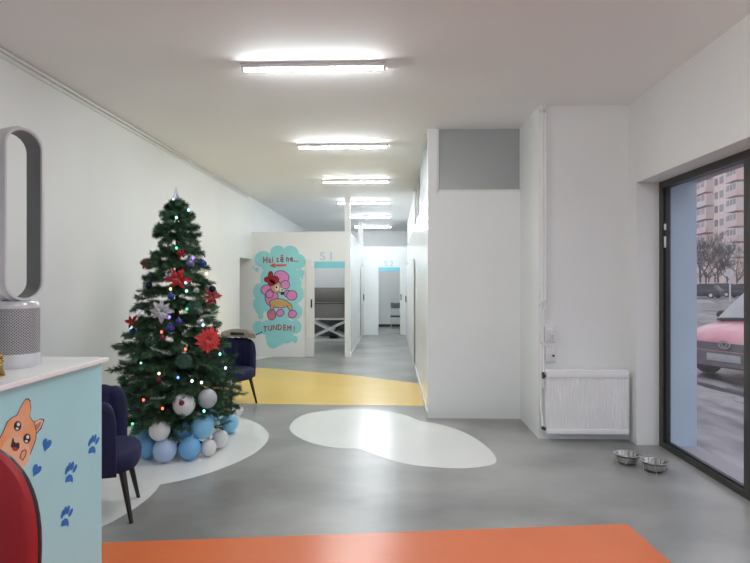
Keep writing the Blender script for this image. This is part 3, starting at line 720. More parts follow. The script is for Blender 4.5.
for px, py, l, an in ((160, 351, .20, -.35), (161, 296, .12, -.1), (207, 316, .15, .15), (165, 384, .09, -.4), (157, 398, .13, .1), (185, 332, .08, .8), (184, 343, .07, -.6), (170, 276, .1, .2), (203, 273, .08, .5)):
    p = tp(px, py, .98); rt = Vector((cs, sn, 0)); dv = rt*math.cos(an)+Vector((0, 0, math.sin(an)))
    brush(frost, p-dv*l/2, p+dv*l/2, int(420*l), .034, .006)
gb = green.build('green_branches', 'needles', tree); fb = frost.build('frosted_branches', 'frost', tree); fb['label'] = 'white frosted branch tips'
fin(wood, 'branch_stems', 'bark', tree)

# topper
pt = at_t(176, 199, TT)
tt = thing('tree_topper', 'white translucent spire topper on the tip of the Christmas tree', 'tree topper', pt)
M['topper'] = mat('frosted_topper', (.72, .76, .88), .3, noise=((.66, .7, .84), 10, 2, .3, .7), alpha_mix=.25)
b = NB(); n = 10; prof = [(.045, -.03), (.052, -.01), (.032, .025), (.018, .06), (.005, .115)]
loft(b, [[pt+Vector((r*(1 if j % 2 else .5)*math.cos(2*PI*j/n), r*(1 if j % 2 else .5)*math.sin(2*PI*j/n), z)) for j in range(n)] for r, z in prof]); fin(b, 'spire', 'topper', tt, sharp=.3)
M['b_toplight'] = emit_mat('topper_glow', (.55, .85, 1), 2.5)
b = NB(); ball(b, pt+Vector((-.008, -.042, -.012)), .011, 10, 8); fin(b, 'light', 'b_toplight', tt)

# string lights
sl = thing('string_lights', 'string of small multicoloured glowing bulbs wound around the Christmas tree', 'string lights', (TX, TY, 0.2))
BC = {'cyan': (.35, .9, 1), 'green': (.12, 1, .35), 'blue': (.12, .25, 1), 'sky': (.2, .55, 1), 'violet': (.25, .15, 1), 'red': (1, .12, .07), 'yellow': (1, .85, .35), 'white': (.85, .92, 1), 'teal': (.2, .9, .8)}
for k_, c_ in BC.items(): M['b_'+k_] = emit_mat('bulb_'+k_, c_, 2.6)
bulbs = [(176.5,217.5,'cyan'),(188.5,210,'cyan'),(176.5,248,'green'),(185.5,282.5,'sky'),(170.5,289,'yellow'),(187,309,'green'),(169.5,317,'violet'),(203,325,'cyan'),(161.5,332,'red'),(185.5,349,'red'),(141,363.5,'cyan'),(159,373.5,'yellow'),(178,377.5,'blue'),(192,381,'white'),(201.5,382.5,'white'),(225.5,368,'white'),(143.5,400,'red'),(162.5,408.5,'red'),(132.5,424,'green'),(206.5,273.5,'yellow'),(131,327,'teal'),(220,354,'teal'),(193,258,'violet'),(186.5,291,'cyan'),(204,411,'teal')]
wp = []
for i in range(150):
    f = i/149; z_ = 2.28-2.0*f; r_ = rad(z_)*.86; aa = f*2*PI*7.3
    wp.append((TX+r_*math.cos(aa), TY+r_*math.sin(aa), z_+.02*math.sin(i*1.7)))
b = NB(); tube(b, wp, .0025, 4); fin(b, 'wire', 'black', sl)
bm0 = {}
for px, py, c_ in bulbs:
    p = tp(px, py, 1.03)
    if c_ not in bm0:
        b = NB(); ball(b, (0, 0, 0), (.011, .011, .013), 10, 8); o = fin(b, 'bulb', 'b_'+c_, sl, True); bm0[c_] = o
    else:
        o = bm0[c_].copy(); COL.objects.link(o); o.parent = sl
    o.location = p-sl.location; o['label'] = f'glowing {"pale blue" if c_ == "sky" else c_} bulb'

# poinsettias
def petalflower(name, px, py, size, m, lab, cat='flower ornament', k=1.03, npet=6, seed=0, core='gold'):
    p = tp(px, py, k); t = thing(name, lab, cat, p, 0, 'artificial flowers on the tree'); r = random.Random(seed)
    n = Vector((-p.x, -p.y, 0)).normalized()*1.0; n = (n+Vector((p.x-TX, p.y-TY, 0)).normalized()*.6).normalized()
    s = Vector((-n.y, n.x, 0)); u = Vector((0, 0, 1)); b = NB()
    for lay_, (sc_, off, np_) in enumerate(((1, 0, npet), (.62, .5, npet-1))):
        for i in range(np_):
            aa = 2*PI*(i+off+r.uniform(-.15, .15))/np_; dv = s*math.cos(aa)+u*math.sin(aa); sd = n.cross(dv); L = size*sc_*r.uniform(.85, 1.1); w = L*.42
            out = [(0, .12), (.25, .75), (.45, 1), (.7, .75), (.88, .35), (1, .02)]
            top = [p+dv*L*f+sd*w*.5*g+n*(.012*(lay_+1)+.02*math.sin(PI*f)) for f, g in out]; bot = [p+dv*L*f-sd*w*.5*g+n*(.012*(lay_+1)+.02*math.sin(PI*f)) for f, g in out]
            mid = [p+dv*L*f+n*(.012*(lay_+1)+.02*math.sin(PI*f)-.006) for f, g in out]
            th_ = n*.002
            loft(b, [[a_, m_, c_, c_-th_, m_-th_, a_-th_] for a_, m_, c_ in zip(top, mid, bot)])
    fin(b, 'petals', m, t)
    b = NB()
    for i in range(5): ball(b, p+n*.028+s*.008*math.cos(2*PI*i/5)+u*.008*math.sin(2*PI*i/5), .006, 6, 5)
    fin(b, 'flower_centre', core, t)
petalflower('poinsettia', 178, 279, .12, 'redfab', 'large bright red poinsettia at the centre of the tree, upper half', seed=1)
petalflower('poinsettia', 211, 297, .095, 'darkred', 'muted red poinsettia at the right edge of the tree, upper half', seed=2)
petalflower('poinsettia', 134, 322, .085, 'redfab', 'red poinsettia at the left edge of the tree', seed=3)
petalflower('poinsettia', 208.5, 339.5, .125, 'coral', 'coral red glitter poinsettia at the right side of the tree, beside the bag', seed=4, npet=15)
petalflower('poinsettia', 181, 254, .055, 'darkred', 'small dark red poinsettia just right of centre near the tree top', seed=5)
petalflower('poinsettia', 147, 264, .06, 'darkred', 'small dark red poinsettia at the upper left edge of the tree', seed=6)
petalflower('poinsettia', 162, 311, .115, 'silverpet', 'silver white glitter poinsettia left of centre on the tree', seed=7, npet=8, core='silverbau')
petalflower('poinsettia', 168, 277, .05, 'silverpet', 'small silver poinsettia touching the big red one', seed=8, core='silverbau')
# baubles
bau = [(133,331.5,3.4,'bluebau','shiny blue bauble under the red poinsettia at the left edge of the tree'),
       (151,278,2.8,'bluebau','small blue bauble at the upper left of the tree'),
       (148.5,285.5,3.4,'navybau','dark navy bauble low on the upper left tree edge'),
       (190,263.5,4.2,'lilacbau','speckled lilac bauble right of the upper middle of the tree'),
       (203,263.5,3.6,'bluebau','blue bauble at the upper right edge of the tree'),
       (212.5,289,3.3,'navybau','dark navy bauble sticking out at the right edge above the muted red flower'),
       (171,296.5,3.2,'bluebau','blue bauble below the large bright red poinsettia'),
       (142,306.5,3.4,'lilacbau','speckled lilac bauble at the left edge above the left poinsettia'),
       (179,321.5,3.2,'violetbau','violet bauble near the centre of the tree'),
       (170.5,328,4.0,'violetbau','larger violet bauble below the silver flower'),
       (194,308,7.5,'greenglass','large dark green glass bauble right of the tree centre'),
       (184,361,7.5,'greenglass','large dark green glass bauble in the lower middle of the tree'),
       (152,342,6.0,'greenglass','dark green glass bauble in the middle left of the tree'),
       (196,290.5,3.0,'silverbau','silver bauble between the two upper red flowers'),
       (200,322,3.6,'silverbau','silver bauble above the coral flower'),
       (124,384.5,3.2,'navybau','navy bauble at the lower left edge of the tree, above the near armchair'),
       (163,338,2.6,'redbau','small dark red bauble under the violet ones'),
       (181.5,403,2.4,'redbau','small dark red bauble in front of the highest white balloon'),
       (159,380,2.4,'redbau','small dark red bauble under the yellow bulb')]
for px, py, rp, m, lab in bau:
    p = tp(px, py, 1.0); r = rp*.0098
    if 'balloon' in lab: p = at_t(px, py, 4.72)
    t = thing('bauble', lab, 'bauble', p-Vector((0, 0, r)), 0, 'baubles hanging on the tree')
    b = NB(); ball(b, p, r, 20, 14); fin(b, 'ball', m, t)
    b = NB(); lathe(b, [(r*.26, r*.94), (r*.26, r*1.14), (r*.1, r*1.18)], p, 10); tube(b, [p+Vector((0, 0, r*1.15)), p+Vector((0, 0, r*1.15+.02))], .0012, 5); fin(b, 'cap', 'silverbau', t)

# balloons
bl = [(165,450.4,11.9,4.84,'bal_peri','pale periwinkle balloon at the very front of the pile under the tree'),
      (189.5,448.8,11.3,4.90,'bal_sky','sky blue balloon on the floor in front, right of the periwinkle one'),
      (208.4,448,8.1,5.0,'bal_white','white balloon on the floor, right of the front sky blue one'),
      (219.6,439,9.0,5.22,'bal_white','white balloon on the floor at the right, behind the smaller white one'),
      (202.3,426.4,11.8,5.0,'bal_light','big light blue balloon on top of the pile, right of centre'),
      (210.5,418.4,9.8,5.25,'bal_light','light blue balloon tucked behind the big light blue one'),
      (229,424,9.6,5.75,'bal_light','light blue balloon on the floor at the right end of the pile'),
      (237.5,410.5,5.6,6.35,'bal_white','small white balloon farthest right, by the far chair leg'),
      (159.6,430,10.5,4.80,'bal_white','white balloon on top of the pile, left of centre'),
      (148.5,448.8,10.6,4.93,'bal_sky','sky blue balloon on the floor beside the near navy armchair'),
      (141,432,10.2,5.2,'bal_light','light blue balloon at the left of the pile, behind the near armchair seat'),
      (183.6,430.4,9.6,5.03,'bal_sky','sky blue balloon in the middle of the pile, half hidden under a branch'),
      (172.4,440.3,6.2,5.05,'bal_grey','small grey balloon between the periwinkle and white ones'),
      (185.5,419,7.2,5.22,'bal_white','white balloon at the back, behind the middle sky blue one'),
      (184,404.5,11.2,4.86,'bal_white','highest white balloon, lying among the lower branches'),
      (207.5,398.5,9.6,4.95,'bal_grey','pearl grey balloon lying among the lower right branches'),
      (209.8,436.5,2.9,5.03,'bal_white','tiny white balloon wedged between the light blue and white ones'),
      (172.5,429,6.2,5.16,'bal_grey','grey balloon deep in the pile behind the left white one')]
rb_ = random.Random(3)
for px, py, rp, t_, m, lab in bl:
    r = rp*t_/F*.985; p = at_t(px, py, t_)
    if p.z-r*1.05 < .004: p.z = r*1.05+.004
    t = thing('balloon', lab, 'balloon', (p.x, p.y, p.z-r*1.05), 0, 'balloons under the Christmas tree')
    rot = Matrix.Rotation(rb_.uniform(-.9, .9), 3, 'X')@Matrix.Rotation(rb_.uniform(0, 6), 3, 'Z')
    b = NB(); ball(b, (0, 0, 0), (r*.985, r*.985, r*1.02), 28, 18, 0, .06)
    for v in b.verts: v.co = rot@v.co+p
    fin(b, 'envelope', m, t)
    b = NB(); lathe(b, [(r*.035, -r*1.05), (r*.05, -r*1.08), (r*.10, -r*1.13)], (0, 0, 0), 8)
    flip = Matrix.Rotation(2.2, 3, VD.cross(Vector((0, 0, 1))))
    for v in b.verts: v.co = flip@(rot@v.co)+p
    fin(b, 'knot', m, t)

# ------------------------------------------------------------------ radiator, pipes, boxes
ra = thing('radiator', 'white panel radiator low on the wall beside the street window', 'radiator', (1.96, 5.56, .09))
rx0, rx1, ry0, ry1, rz0, rz1 = 1.55, 2.365, 5.49, 5.575, .085, .725
b = NB(); box(b, (rx0, ry0+.012, rz0), (rx1, ry1, rz1-.02), 0, .006)
nr = 25; pitch = (rx1-rx0-.03)/nr
for i in range(nr):
    x = rx0+.015+pitch*i
    loft(b, [[(x+pitch*.1, ry0+.014, z), (x+pitch*.3, ry0+.006, z), (x+pitch*.7, ry0+.006, z), (x+pitch*.9, ry0+.014, z)] for z in (rz0+.055, rz1-.08)])
box(b, (rx0, ry0-.001, rz1-.075), (rx1, ry0+.014, rz1-.02), 0, .005); box(b, (rx0, ry0-.001, rz0), (rx1, ry0+.014, rz0+.05), 0, .005)
fin(b, 'panel', 'enamel', ra)
b = NB(); box(b, (rx0, ry0+.004, rz1-.02), (rx1, ry1, rz1), 0, .003)
for i in range(40):
    x = rx0+.02+(rx1-rx0-.04)*i/40; box(b, (x, ry0+.02, rz1), (x+.008, ry1-.015, rz1+.003))
fin(b, 'top_grille', 'enamel', ra)
for x in (rx0-.003, rx1):
    b = NB(); box(b, (x, ry0+.008, rz0+.02), (x+.003, ry1, rz1-.01)); fin(b, 'side_cover', 'enamel', ra)
for x in (rx0+.15, rx1-.15):
    b = NB(); box(b, (x, ry1, rz0+.08), (x+.03, YR, rz1-.1)); fin(b, 'wall_bracket', 'enamel', ra)
b = NB(); tube(b, [(rx0, 5.535, .66), (1.535, 5.535, .66), (1.520, 5.535, .66)], .013, 10); box(b, (1.513, 5.518, .635), (1.535, 5.552, .70), 0, .004); o = fin(b, 'inlet_valve', 'valve', ra); o['label'] = 'dark metal inlet valve'
b = NB(); tube(b, [(1.524, 5.535, .635), (1.524, 5.535, .54)], .016, 14); fin(b, 'thermostat_head', 'white', ra)
b = NB(); tube(b, [(rx0, 5.535, .125), (1.53, 5.535, .125), (1.52, 5.535, .135)], .016, 10); ball(b, (1.521, 5.535, .135), .02, 10, 8); o = fin(b, 'outlet_valve', 'valve', ra); o['label'] = 'dark metal outlet valve'
py_ = YR-.03
h1 = thing('heating_pipe', 'left white heating pipe running down the wall from the ceiling to the lower radiator valve', 'pipe', (1.535, py_, .1))
b = NB(); tube(b, [(1.527, py_, H), (1.527, py_, 1.41), (1.524, py_, 1.38), (1.517, py_, 1.36), (1.515, py_, 1.33), (1.515, py_, .30), (1.518, py_-.03, .24), (1.520, 5.535, .15)], .0095, 10); fin(b, 'pipe_run', 'enamel', h1)
for x0, z0 in ((1.510, 1.385), (1.512, 3.36), (1.502, .98)):
    b = NB(); box(b, (x0, py_-.014, z0), (x0+.028, py_+.03, z0+.025), 0, .003); fin(b, 'clip', 'trim', h1)
h2 = thing('heating_pipe', 'right white heating pipe, ending in a jog above the two wall boxes', 'pipe', (1.57, py_, .6))
b = NB(); tube(b, [(1.562, py_, H), (1.562, py_, 1.37), (1.558, py_, 1.345), (1.545, py_, 1.335), (1.537, py_, 1.31), (1.537, py_, .75), (1.535, py_-.02, .71), (1.53, 5.535, .69)], .0095, 10); fin(b, 'pipe_run', 'enamel', h2)
for x0, z0 in ((1.552, 1.40), (1.550, 3.36)):
    b = NB(); box(b, (x0, py_-.014, z0), (x0+.026, py_+.03, z0+.025), 0, .003); fin(b, 'clip', 'trim', h2)
for zc, x0, kn, lab in ((1.08, 1.556, .02, 'upper white square wall box beside the heating pipes'), (.87, 1.562, .025, 'lower white square wall box just above the radiator')):
    t = thing('wall_box', lab, 'wall box', (x0+.05, YR-.03, zc-.075), 0, 'white wall boxes by the pipes')
    b = NB(); box(b, (x0, YR-.045, zc-.075), (x0+.1, YR, zc+.085), 0, .008); fin(b, 'housing', 'white', t)
    b = NB(); box(b, (x0+.018, YR-.052, zc-.05), (x0+.084, YR-.044, zc+.055), 0, .004); fin(b, 'cover', 'trim', t)
    b = NB(); tube(b, [(x0+.072, YR-.052, zc-.005), (x0+.072, YR-.075, zc-.005)], .010, 12); fin(b, 'knob', 'silver' if zc > 1 else 'valve', t)

# ------------------------------------------------------------------ dog bowls
B1, B2 = at_z(627, 463.5), at_z(654, 471)
dv = (B2-B1); dist = dv.length; dv.normalize(); sd = Vector((-dv.y, dv.x, 0))
st = thing('bowl_stand', 'low dark metal stand holding the two steel dog bowls near the window', 'bowl stand', (B1+B2)/2)
b = NB(); zr = .077
for c in (B1, B2): tube(b, [c+Vector((.098*math.cos(2*PI*i/24), .098*math.sin(2*PI*i/24), zr)) for i in range(25)], .004, 6)
tube(b, [B1+dv*.098+Vector((0, 0, zr)), B2-dv*.098+Vector((0, 0, zr))], .005, 6)
fin(b, 'ring_frame', 'valve', st)
for c, s in ((B1, -1), (B2, 1)):
    for q in (-1, 1):
        p = c+dv*s*.055+sd*q*.08; b = NB(); tube(b, [p+Vector((0, 0, zr)), p+sd*q*.018+dv*s*.012+Vector((0, 0, .002))], .005, 6); fin(b, 'leg', 'chrome', st)
for q in (-1, 1):
    for c, s in ((B1, 1), (B2, -1)):
        p = c+dv*s*.05+sd*q*.083; b = NB(); tube(b, [p+Vector((0, 0, zr)), p+sd*q*.014-dv*s*.014+Vector((0, 0, .002))], .005, 6); fin(b, 'leg', 'chrome', st)
for c, lab in ((B1, 'stainless steel dog bowl nearer the radiator, left in the stand'), (B2, 'stainless steel dog bowl nearer the street window, right in the stand')):
    t = thing('dog_bowl', lab, 'bowl', (c.x, c.y, .012), 0, 'steel dog bowls in the stand')
    b = NB(); lathe(b, [(.060, .014), (.074, .014), (.084, .03), (.094, .08), (.112, .086), (.114, .090), (.111, .092), (.092, .089), (.080, .045), (.070, .024), (.03, .021)], (c.x, c.y, 0), 32); fin(b, 'dish', 'steel', t)
    b = NB(); lathe(b, [(.06, .012), (.076, .012), (.0775, .018), (.075, .022)], (c.x, c.y, 0), 32); fin(b, 'rubber_ring', 'black', t)

# ------------------------------------------------------------------ treatment rooms
GY = 14.5
gx0, gx1 = -2.35, -1.12
gt = thing('grooming_tub', 'taupe grooming tub on a white scissor-lift frame inside the nearer treatment room', 'grooming tub', ((gx0+gx1)/2, GY+.3, 0))
b = NB(); box(b, (gx0, GY, .64), (gx1, GY+.03, 1.02), 0, .008); box(b, (gx0, GY+.6, .64), (gx1, GY+.63, 1.03), 0, .008); box(b, (gx0, GY+.03, .64), (gx0+.03, GY+.6, 1.02), 0, .008); box(b, (gx1-.03, GY+.03, .64), (gx1, GY+.6, 1.02), 0, .008); box(b, (gx0+.03, GY+.03, .64), (gx1-.03, GY+.6, .70)); fin(b, 'basin', 'tub', gt)
b = NB(); box(b, (gx0, GY+.6, 1.035), (gx1, GY+.63, 1.45), 0, .008); fin(b, 'splash_panel', 'tub', gt)
b = NB(); box(b, (gx0-.01, GY-.015, 1.015), (gx1+.01, GY+.035, 1.04), 0, .005); fin(b, 'rim', 'valve', gt)
b = NB(); tube(b, [(gx1-.18, GY+.56, 1.04), (gx1-.18, GY+.56, 1.3), (gx1-.2, GY+.48, 1.36), (gx1-.2, GY+.42, 1.3)], .014, 8); fin(b, 'tap', 'black', gt)
b = NB(); box(b, (gx0, GY+.02, .58), (gx1, GY+.61, .64), 0, .005); fin(b, 'top_frame', 'trim', gt)
b = NB(); box(b, (gx0, GY+.02, .0), (gx1, GY+.08, .07), 0, .005); box(b, (gx0, GY+.54, .0), (gx1, GY+.61, .07), 0, .005); box(b, (gx0, GY+.08, 0), (gx0+.06, GY+.54, .07)); box(b, (gx1-.06, GY+.08, 0), (gx1, GY+.54, .07)); fin(b, 'base_frame', 'trim', gt)
for y in (GY+.05, GY+.57):
    for s in (0, 1):
        xa, xb = (gx0+.08, gx1-.08) if s else (gx1-.08, gx0+.08)
        b = NB(); p = Vector((xa, y+s*.03, .07)); q = Vector((xb, y+s*.03, .58)); dd = (q-p).normalized(); up = Vector((0, -1, 0)).cross(dd)
        prism(b, [p-up*.032, q-up*.032, q+up*.032, p+up*.032], (0, .022, 0)); fin(b, 'scissor_arm', 'trim', gt)
b = NB(); box(b, (gx0+.02, GY+.615, .08), (gx1-.02, GY+.63, .60)); o = fin(b, 'dark_backing', 'fangrey', gt); o['label'] = 'dark grey sheet added behind the scissor arms'  # dark sheet added as a backdrop so the white arms stand out
b = NB(); box(b, (gx0+.62, GY+.15, .07), (gx0+.84, GY+.4, .22), 0, .01); tube(b, [(gx0+.73, GY+.28, .2), (gx1-.35, GY+.28, .45)], .03, 10); fin(b, 'lift_motor', 'black', gt)
# folding chair at the end room
cp = at_z(395, 331); wx, wy = .13, 18.35
fc = thing('waiting_chair', 'small grey chair with a black seat in the room behind the hall end door', 'chair', (wx, wy, 0))
b = NB(); box(b, (wx-.22, wy-.2, .42), (wx+.22, wy+.2, .46), 0, .012); fin(b, 'seat', 'black', fc)
b = NB(); box(b, (wx-.21, wy+.19, .70), (wx+.21, wy+.215, .90), 0, .01); fin(b, 'backrest', 'fangrey', fc)
for sx in (-1, 1):
    b = NB(); tube(b, [(wx+sx*.19, wy+.205, .9), (wx+sx*.19, wy+.19, .44), (wx+sx*.2, wy+.2, 0)], .012, 8); fin(b, 'leg', 'silver', fc)
    b = NB(); tube(b, [(wx+sx*.19, wy-.17, .43), (wx+sx*.2, wy-.19, 0)], .012, 8); fin(b, 'leg', 'silver', fc)

# ------------------------------------------------------------------ outside
GZ = -.14
b = NB(); box(b, (3.02, -40, GZ-.3), (140, 220, GZ)); box(b, (-40, -40, GZ-.3), (3.02, Y0-.2, GZ)); struct(fin(b, 'ground', 'street'), 'wet slushy street outside the window')
rs = random.Random(5)
b = NB()
def pile(cx, cy, rx, ry, h, seed):
    r = random.Random(seed); n = 18; rings = []
    k = [r.uniform(.75, 1.2) for _ in range(n)]
    for f, z in ((1, 0), (.85, .5), (.55, .85), (.15, 1)):
        rings.append([(cx+rx*f*k[i]*math.cos(2*PI*i/n), cy+ry*f*k[i]*math.sin(2*PI*i/n), GZ+h*z) for i in range(n)])
    loft(b, rings)
for px, py, rx, ry, h in ((704, 391, .22, .8, .025), (722, 401, .16, .7, .025), (737, 398, .15, .6, .02), (712, 382, .2, .6, .03), (703, 303, .9, 1.0, .25)):
    p = at_z(px, py, GZ); pile(p.x, p.y, rx, ry, h, int(px))
M['slush'] = mat('grey_slush', (.30, .295, .31), .6, noise=((.42, .415, .43), 5, 6, .3, .7), bump=.4, bscale=14)
o = fin(b, 'slush', 'slush'); o['kind'] = 'stuff'; tag(o, 'dirty snow and slush ridges lying on the street', 'snow')

# apartment block: its long front runs almost along the street
ab = at_t(720, 281.5, 110); d_ = Vector((math.sin(.154), math.cos(.154), 0)); n_ = Vector((-d_.y, d_.x, 0))
A = thing('apartment_block', 'pale pink tall apartment block with balconies beyond the bare trees', 'building', (ab.x, ab.y, GZ))
def s_at(px):
    r = ray(px, 281.5); det = r.x*(-d_.y)-(-d_.x)*r.y
    t = (ab.x*(-d_.y)-(-d_.x)*ab.y)/det; return (Vector((r.x*t, r.y*t, 0))-Vector((ab.x, ab.y, 0))).dot(d_)
def fbox(b, s0, s1, o0, o1, z0, z1, mi=0):
    P_ = lambda s, o_, z: Vector((ab.x, ab.y, 0))+d_*s+n_*o_+Vector((0, 0, z))
    loft(b, [[P_(s0, o0, z0), P_(s1, o0, z0), P_(s1, o1, z0), P_(s0, o1, z0)], [P_(s0, o0, z1), P_(s1, o0, z1), P_(s1, o1, z1), P_(s0, o1, z1)]], mi)
b = NB(); fbox(b, s_at(752)-6, s_at(690)+14, -12, 0, GZ, 33); fin(b, 'wall', 'pinkwall', A)
b = NB(); fbox(b, s_at(752)-6.2, s_at(690)+14.2, -12.2, .3, 33, 33.6); fin(b, 'roof', 'soffit', A)
FH = 2.85
stacks = [(s_at(713.5), s_at(697)), (s_at(745), s_at(733.5))]
for fl in range(1, 11):
    z0 = GZ+.8+FH*fl
    for px, w_ in ((716.3, 1.5), (721.6, 1.7), (728.2, 1.9)):
        s = s_at(px); b = NB(); fbox(b, s-w_/2, s+w_/2, -.05, .06, z0+.9, z0+2.3); fin(b, 'window', 'winDark', A)
    for si, (sa, sb) in enumerate(stacks):
        b = NB(); fbox(b, sa, sb, 0, 1.5, z0-.1, z0+1.0); bo = fin(b, 'balcony', 'pinkbal' if (fl+si) % 3 else 'balwhite', A)
        b = NB(); fbox(b, sa+.15, sb-.15, 0, 1.35, z0+1.0, z0+2.35); fin(b, 'balcony_glazing', 'balwhite' if (fl*2+si) % 3 else 'pinkbal', bo)
        b = NB(); L_ = (sb-sa)
        for q in range(3): fbox(b, sa+L_*(.12+.29*q), sa+L_*(.12+.29*q)+L_*.2, 1.3, 1.42, z0+1.15, z0+2.2)
        fin(b, 'balcony_window', 'winDark', bo)

# bare trees
def bare(px, t_, h, seed, lab):
    p = at_t(px, 281.5, t_); r = random.Random(seed)
    t = thing('bare_tree', lab, 'tree', (p.x, p.y, GZ), 0, 'bare street trees'); tr = NB(); br = NB()
    def grow(p, d, l, rad_, lev):
        q = p+d*l*.55+Vector((r.uniform(-.06, .06)*l, r.uniform(-.06, .06)*l, 0)); e = q+(d+Vector((0, 0, .12))).normalized()*l*.45
        tube(tr if lev == 0 else br, [p, q, e], [rad_, rad_*.85, rad_*.65], 5 if lev < 2 else 3, cap=lev == 0)
        if lev >= 5: return
        for k in range(3 if lev < 4 else 3):
            ax = Vector((r.uniform(-1, 1), r.uniform(-1, 1), r.uniform(-.25, .8))).normalized()
            nd = (d*.75+ax*.75).normalized(); b0 = p.lerp(e, r.uniform(.6, 1)) if lev else q.lerp(e, r.uniform(0, 1))
            grow(b0, nd, l*r.uniform(.6, .82), max(.018, rad_*.55), lev+1)
    grow(Vector((p.x, p.y, GZ)), Vector((r.uniform(-.06, .06), r.uniform(-.06, .06), 1)).normalized(), h*.32, h*.016, 0)
    fin(tr, 'trunk', 'twig', t, sharp=0); fin(br, 'branches', 'twig', t, sharp=0)
bare(700, 82, 11, 1, 'bare grey tree leftmost in the window, beside the blue jamb')
bare(709, 92, 9, 2, 'second bare tree from the blue jamb, in front of the apartment block')
bare(719, 84, 11.5, 3, 'bare tree in the middle of the pane, third from the blue jamb')
bare(727, 94, 10, 4, 'bare tree behind the round road sign')
bare(737, 84, 9, 5, 'bare tree nearest the dark mullion, rightmost in the pane')
bare(705.5, 74, 9.5, 6, 'low bare tree between the two leftmost trees, nearer the street')
bare(714, 73, 8.5, 7, 'low bare tree just left of the middle tree, nearer the street')

# road sign
rp_ = at_t(730, 281.5, 48)
rs_ = thing('road_sign', 'round white road sign on a pale post across the street', 'road sign', (rp_.x, rp_.y, GZ))
b = NB(); tube(b, [(rp_.x, rp_.y, GZ), (rp_.x, rp_.y, 2.3)], .07, 8); fin(b, 'post', 'snow', rs_)
b = NB(); nn_ = Vector((-rp_.x, -rp_.y, 0)).normalized(); tube(b, [Vector((rp_.x, rp_.y, 2.35))+nn_*.08, Vector((rp_.x, rp_.y, 2.35))+nn_*.11], .34, 20); fin(b, 'plate', 'snow', rs_)

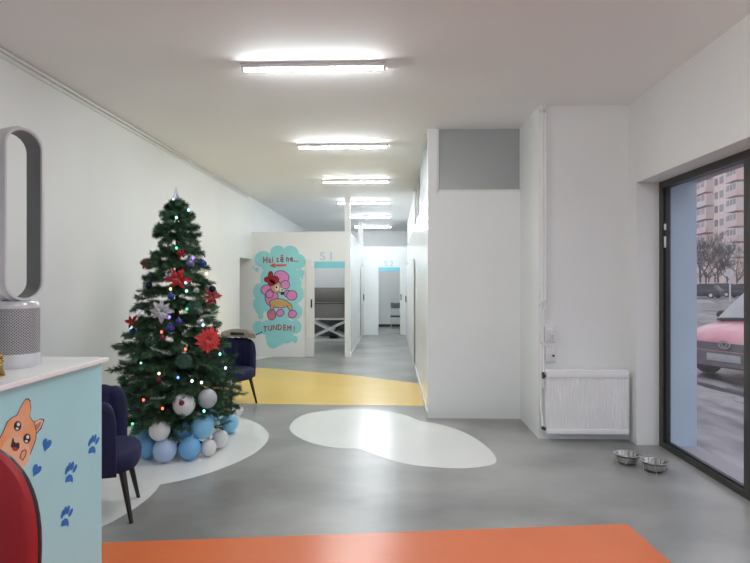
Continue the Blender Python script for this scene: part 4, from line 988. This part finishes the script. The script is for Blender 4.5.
# cars
def car(name, lab, loc, heading, paint_, L=3.9, W=1.66, snow=True, detail=True):
    t = thing(name, lab, 'car', loc, heading)
    def sec(x, hw, zb, zt, r_=.10, tuck=.9):
        pts = [(-hw*tuck, zb), (-hw, zb+.18), (-hw*1.0, zb+.42), (-hw*.97, zt-r_), (-hw*.86, zt-.01), (-hw*.45, zt+.02), (0, zt+.028)]
        pts = pts+[(-a_, z_) for a_, z_ in pts[-2::-1]]; return [(x, y, z) for y, z in pts]
    hL = L/2
    st_ = [(-hL, .62, .30, .80), (-hL+.06, .74, .24, .90), (-hL+.35, .81, .20, .95), (-.9, .83, .18, .95), (0, .83, .18, .93), (.55, .83, .18, .92), (hL-.95, .825, .18, .90), (hL-.6, .81, .2, .86), (hL-.3, .78, .2, .80), (hL-.1, .70, .22, .72), (hL, .58, .28, .60)]
    b = NB(); loft(b, [sec(x, w_*W/1.66, zb, zt) for x, w_, zb, zt in st_]); fin(b, 'body', paint_, t, True, sharp=.9)
    def gs(x, hw0, z0, hw1, z1): return [(x, -hw0, z0), (x, -hw1, z1-.05), (x, -hw1*.85, z1), (x, 0, z1+.03), (x, hw1*.85, z1), (x, hw1, z1-.05), (x, hw0, z0)]
    b = NB(); loft(b, [gs(-hL+.22, .70, .90, .66, .93), gs(-hL+.55, .74, .90, .60, 1.36), gs(-.7, .78, .9, .62, 1.47), gs(.1, .78, .9, .62, 1.48), gs(.45, .78, .9, .60, 1.43), gs(hL-.92, .76, .88, .74, .93)]); fin(b, 'cabin', 'carglass', t, True, sharp=.5)
    b = NB(); loft(b, [[(x, y, z+dz) for y, z in [(-hw, z0), (-hw*.6, z0+.045), (0, z0+.06), (hw*.6, z0+.045), (hw, z0)]]+[(x, -hw, z0-.03)][:0] for x, hw, z0, dz in ((-hL+.5, .60, 1.34, .16), (-.7, .66, 1.44, .16), (.1, .66, 1.45, .16), (.48, .62, 1.405, .15))], cap=False, closed=False)
    for v in list(b.verts): pass
    r_ = bmesh.ops.solidify(b, geom=b.faces[:], thickness=.16 if snow else .03); fin(b, 'roof_snow' if snow else 'roof', 'snow' if snow else paint_, t, True)
    for sx in (-1, 1):
        for xx in (hL-.75, -hL+.72):
            b = NB(); tube(b, [(xx, sx*.66, .30), (xx, sx*.70, .30), (xx, sx*.84, .30), (xx, sx*.845, .30)], [.26, .30, .30, .26], 24); wv = fin(b, 'wheel', 'carblack', t, True)
            b = NB(); tube(b, [(xx, sx*.843, .30), (xx, sx*.852, .30)], [.19, .16], 20); o = fin(b, 'hub_cap', 'silver', wv, True)
    if not detail: return t
    ws0, ws1 = (.47, 1.435, .57), (hL-.90, .935, .72)
    b = NB(); loft(b, [[(x, hw*f, z+.03*(1-f*f)+.012) for f in (-1, -.6, 0, .6, 1)] for x, z, hw in (ws0, ((ws0[0]+ws1[0])/2, (ws0[1]+ws1[1])/2, .65), ws1)], cap=False, closed=False)
    bmesh.ops.solidify(b, geom=b.faces[:], thickness=.02); fin(b, 'windscreen', 'frostglass', t, True)
    b = NB(); tube(b, [(hL-.86, -.7, .925), (hL-.84, 0, .955), (hL-.86, .7, .925)], .018, 6); fin(b, 'wiper_cowl', 'carblack', t, True)
    b = NB(); loft(b, [[(hL-.02+dx, y, z) for y, z in ((-.50, .50), (.50, .50), (.56, .62), (-.56, .62))] for dx in (-.12, .03)]); fin(b, 'grille', 'cargrey', t, True)
    b = NB(); loft(b, [[(x, y, z) for y, z in ((-hw, .26), (hw, .26), (hw*1.02, .48), (-hw*1.02, .48))] for x, hw in ((hL-.22, .79), (hL-.02, .70), (hL+.05, .52))]); fin(b, 'bumper', 'cargrey', t, True)
    for sx in (-1, 1):
        b = NB(); loft(b, [[(x, sx*y, z) for x, z in ((xx, z0), (xx+.05, z0), (xx+.02, z1), (xx-.06, z1))] for xx, y, z0, z1 in ((hL-.06, .53, .54, .65), (hL-.14, .66, .56, .70), (hL-.34, .785, .60, .74))]); fin(b, 'headlight', 'lamp', t, True)
        b = NB(); ball(b, (.62, sx*.92, .98), (.07, .11, .075), 12, 8); tube(b, [(.62, sx*.76, .94), (.62, sx*.88, .96)], .025, 6); fin(b, 'mirror', 'carblack', t, True)
    b = NB(); box(b, (hL+.05, -.26, .34), (hL+.062, .26, .45), 0, .003); fin(b, 'licence_plate', 'plate', t, True)
    b = NB()
    tube(b, [(hL+.035, .085*math.cos(2*PI*i/24), .60+.062*math.sin(2*PI*i/24)) for i in range(25)], .011, 6)
    tube(b, [(hL+.04, -.05, .625), (hL+.04, -.02, .565), (hL+.04, .02, .565), (hL+.04, .05, .625)], .009, 6); fin(b, 'emblem', 'lamp', t, True)
    return t
cp_ = at_t(725, 281.5, 9.3)
hd = Vector((-.90, -.436, 0)); cc_ = Vector((cp_.x, cp_.y, 0))-hd*2.2
car('parked_car', 'faded red car with a snowy windscreen parked right outside the street window', (cc_.x, cc_.y, GZ), math.atan2(hd.y, hd.x), 'carred').scale = (1.12, 1.12, 1.12)
for k, (px, t_, an, lab) in enumerate(((702, 58, 2.2, 'snow-topped dark car across the street beside the blue jamb'), (725, 67, 2.0, 'snow-topped dark car across the street behind the road sign'), (742, 60, 2.1, 'snow-topped dark car across the street by the dark mullion'), (715, 72, 2.1, 'snow-topped dark car across the street, farthest, between two others'))):
    p = at_t(px, 281.5, t_); car('parked_car', lab, (p.x, p.y, GZ), an, 'darkcar', detail=False)

# ------------------------------------------------------------------ world and view
w = bpy.data.worlds.new('overcast'); sc.world = w; w.use_nodes = True; nt = w.node_tree
bgn = nt.nodes['Background']; bgn.inputs[0].default_value = (.80, .82, .88, 1); bgn.inputs[1].default_value = .88
sc.view_settings.view_transform = 'Standard'; sc.view_settings.look = 'None'; sc.view_settings.gamma = 1
sc.view_settings.use_curve_mapping = False; sc.view_settings.exposure = 0.50
sc.cycles.max_bounces = 12; sc.cycles.diffuse_bounces = 9; sc.cycles.transparent_max_bounces = 12
sc.cycles.sample_clamp_indirect = 8
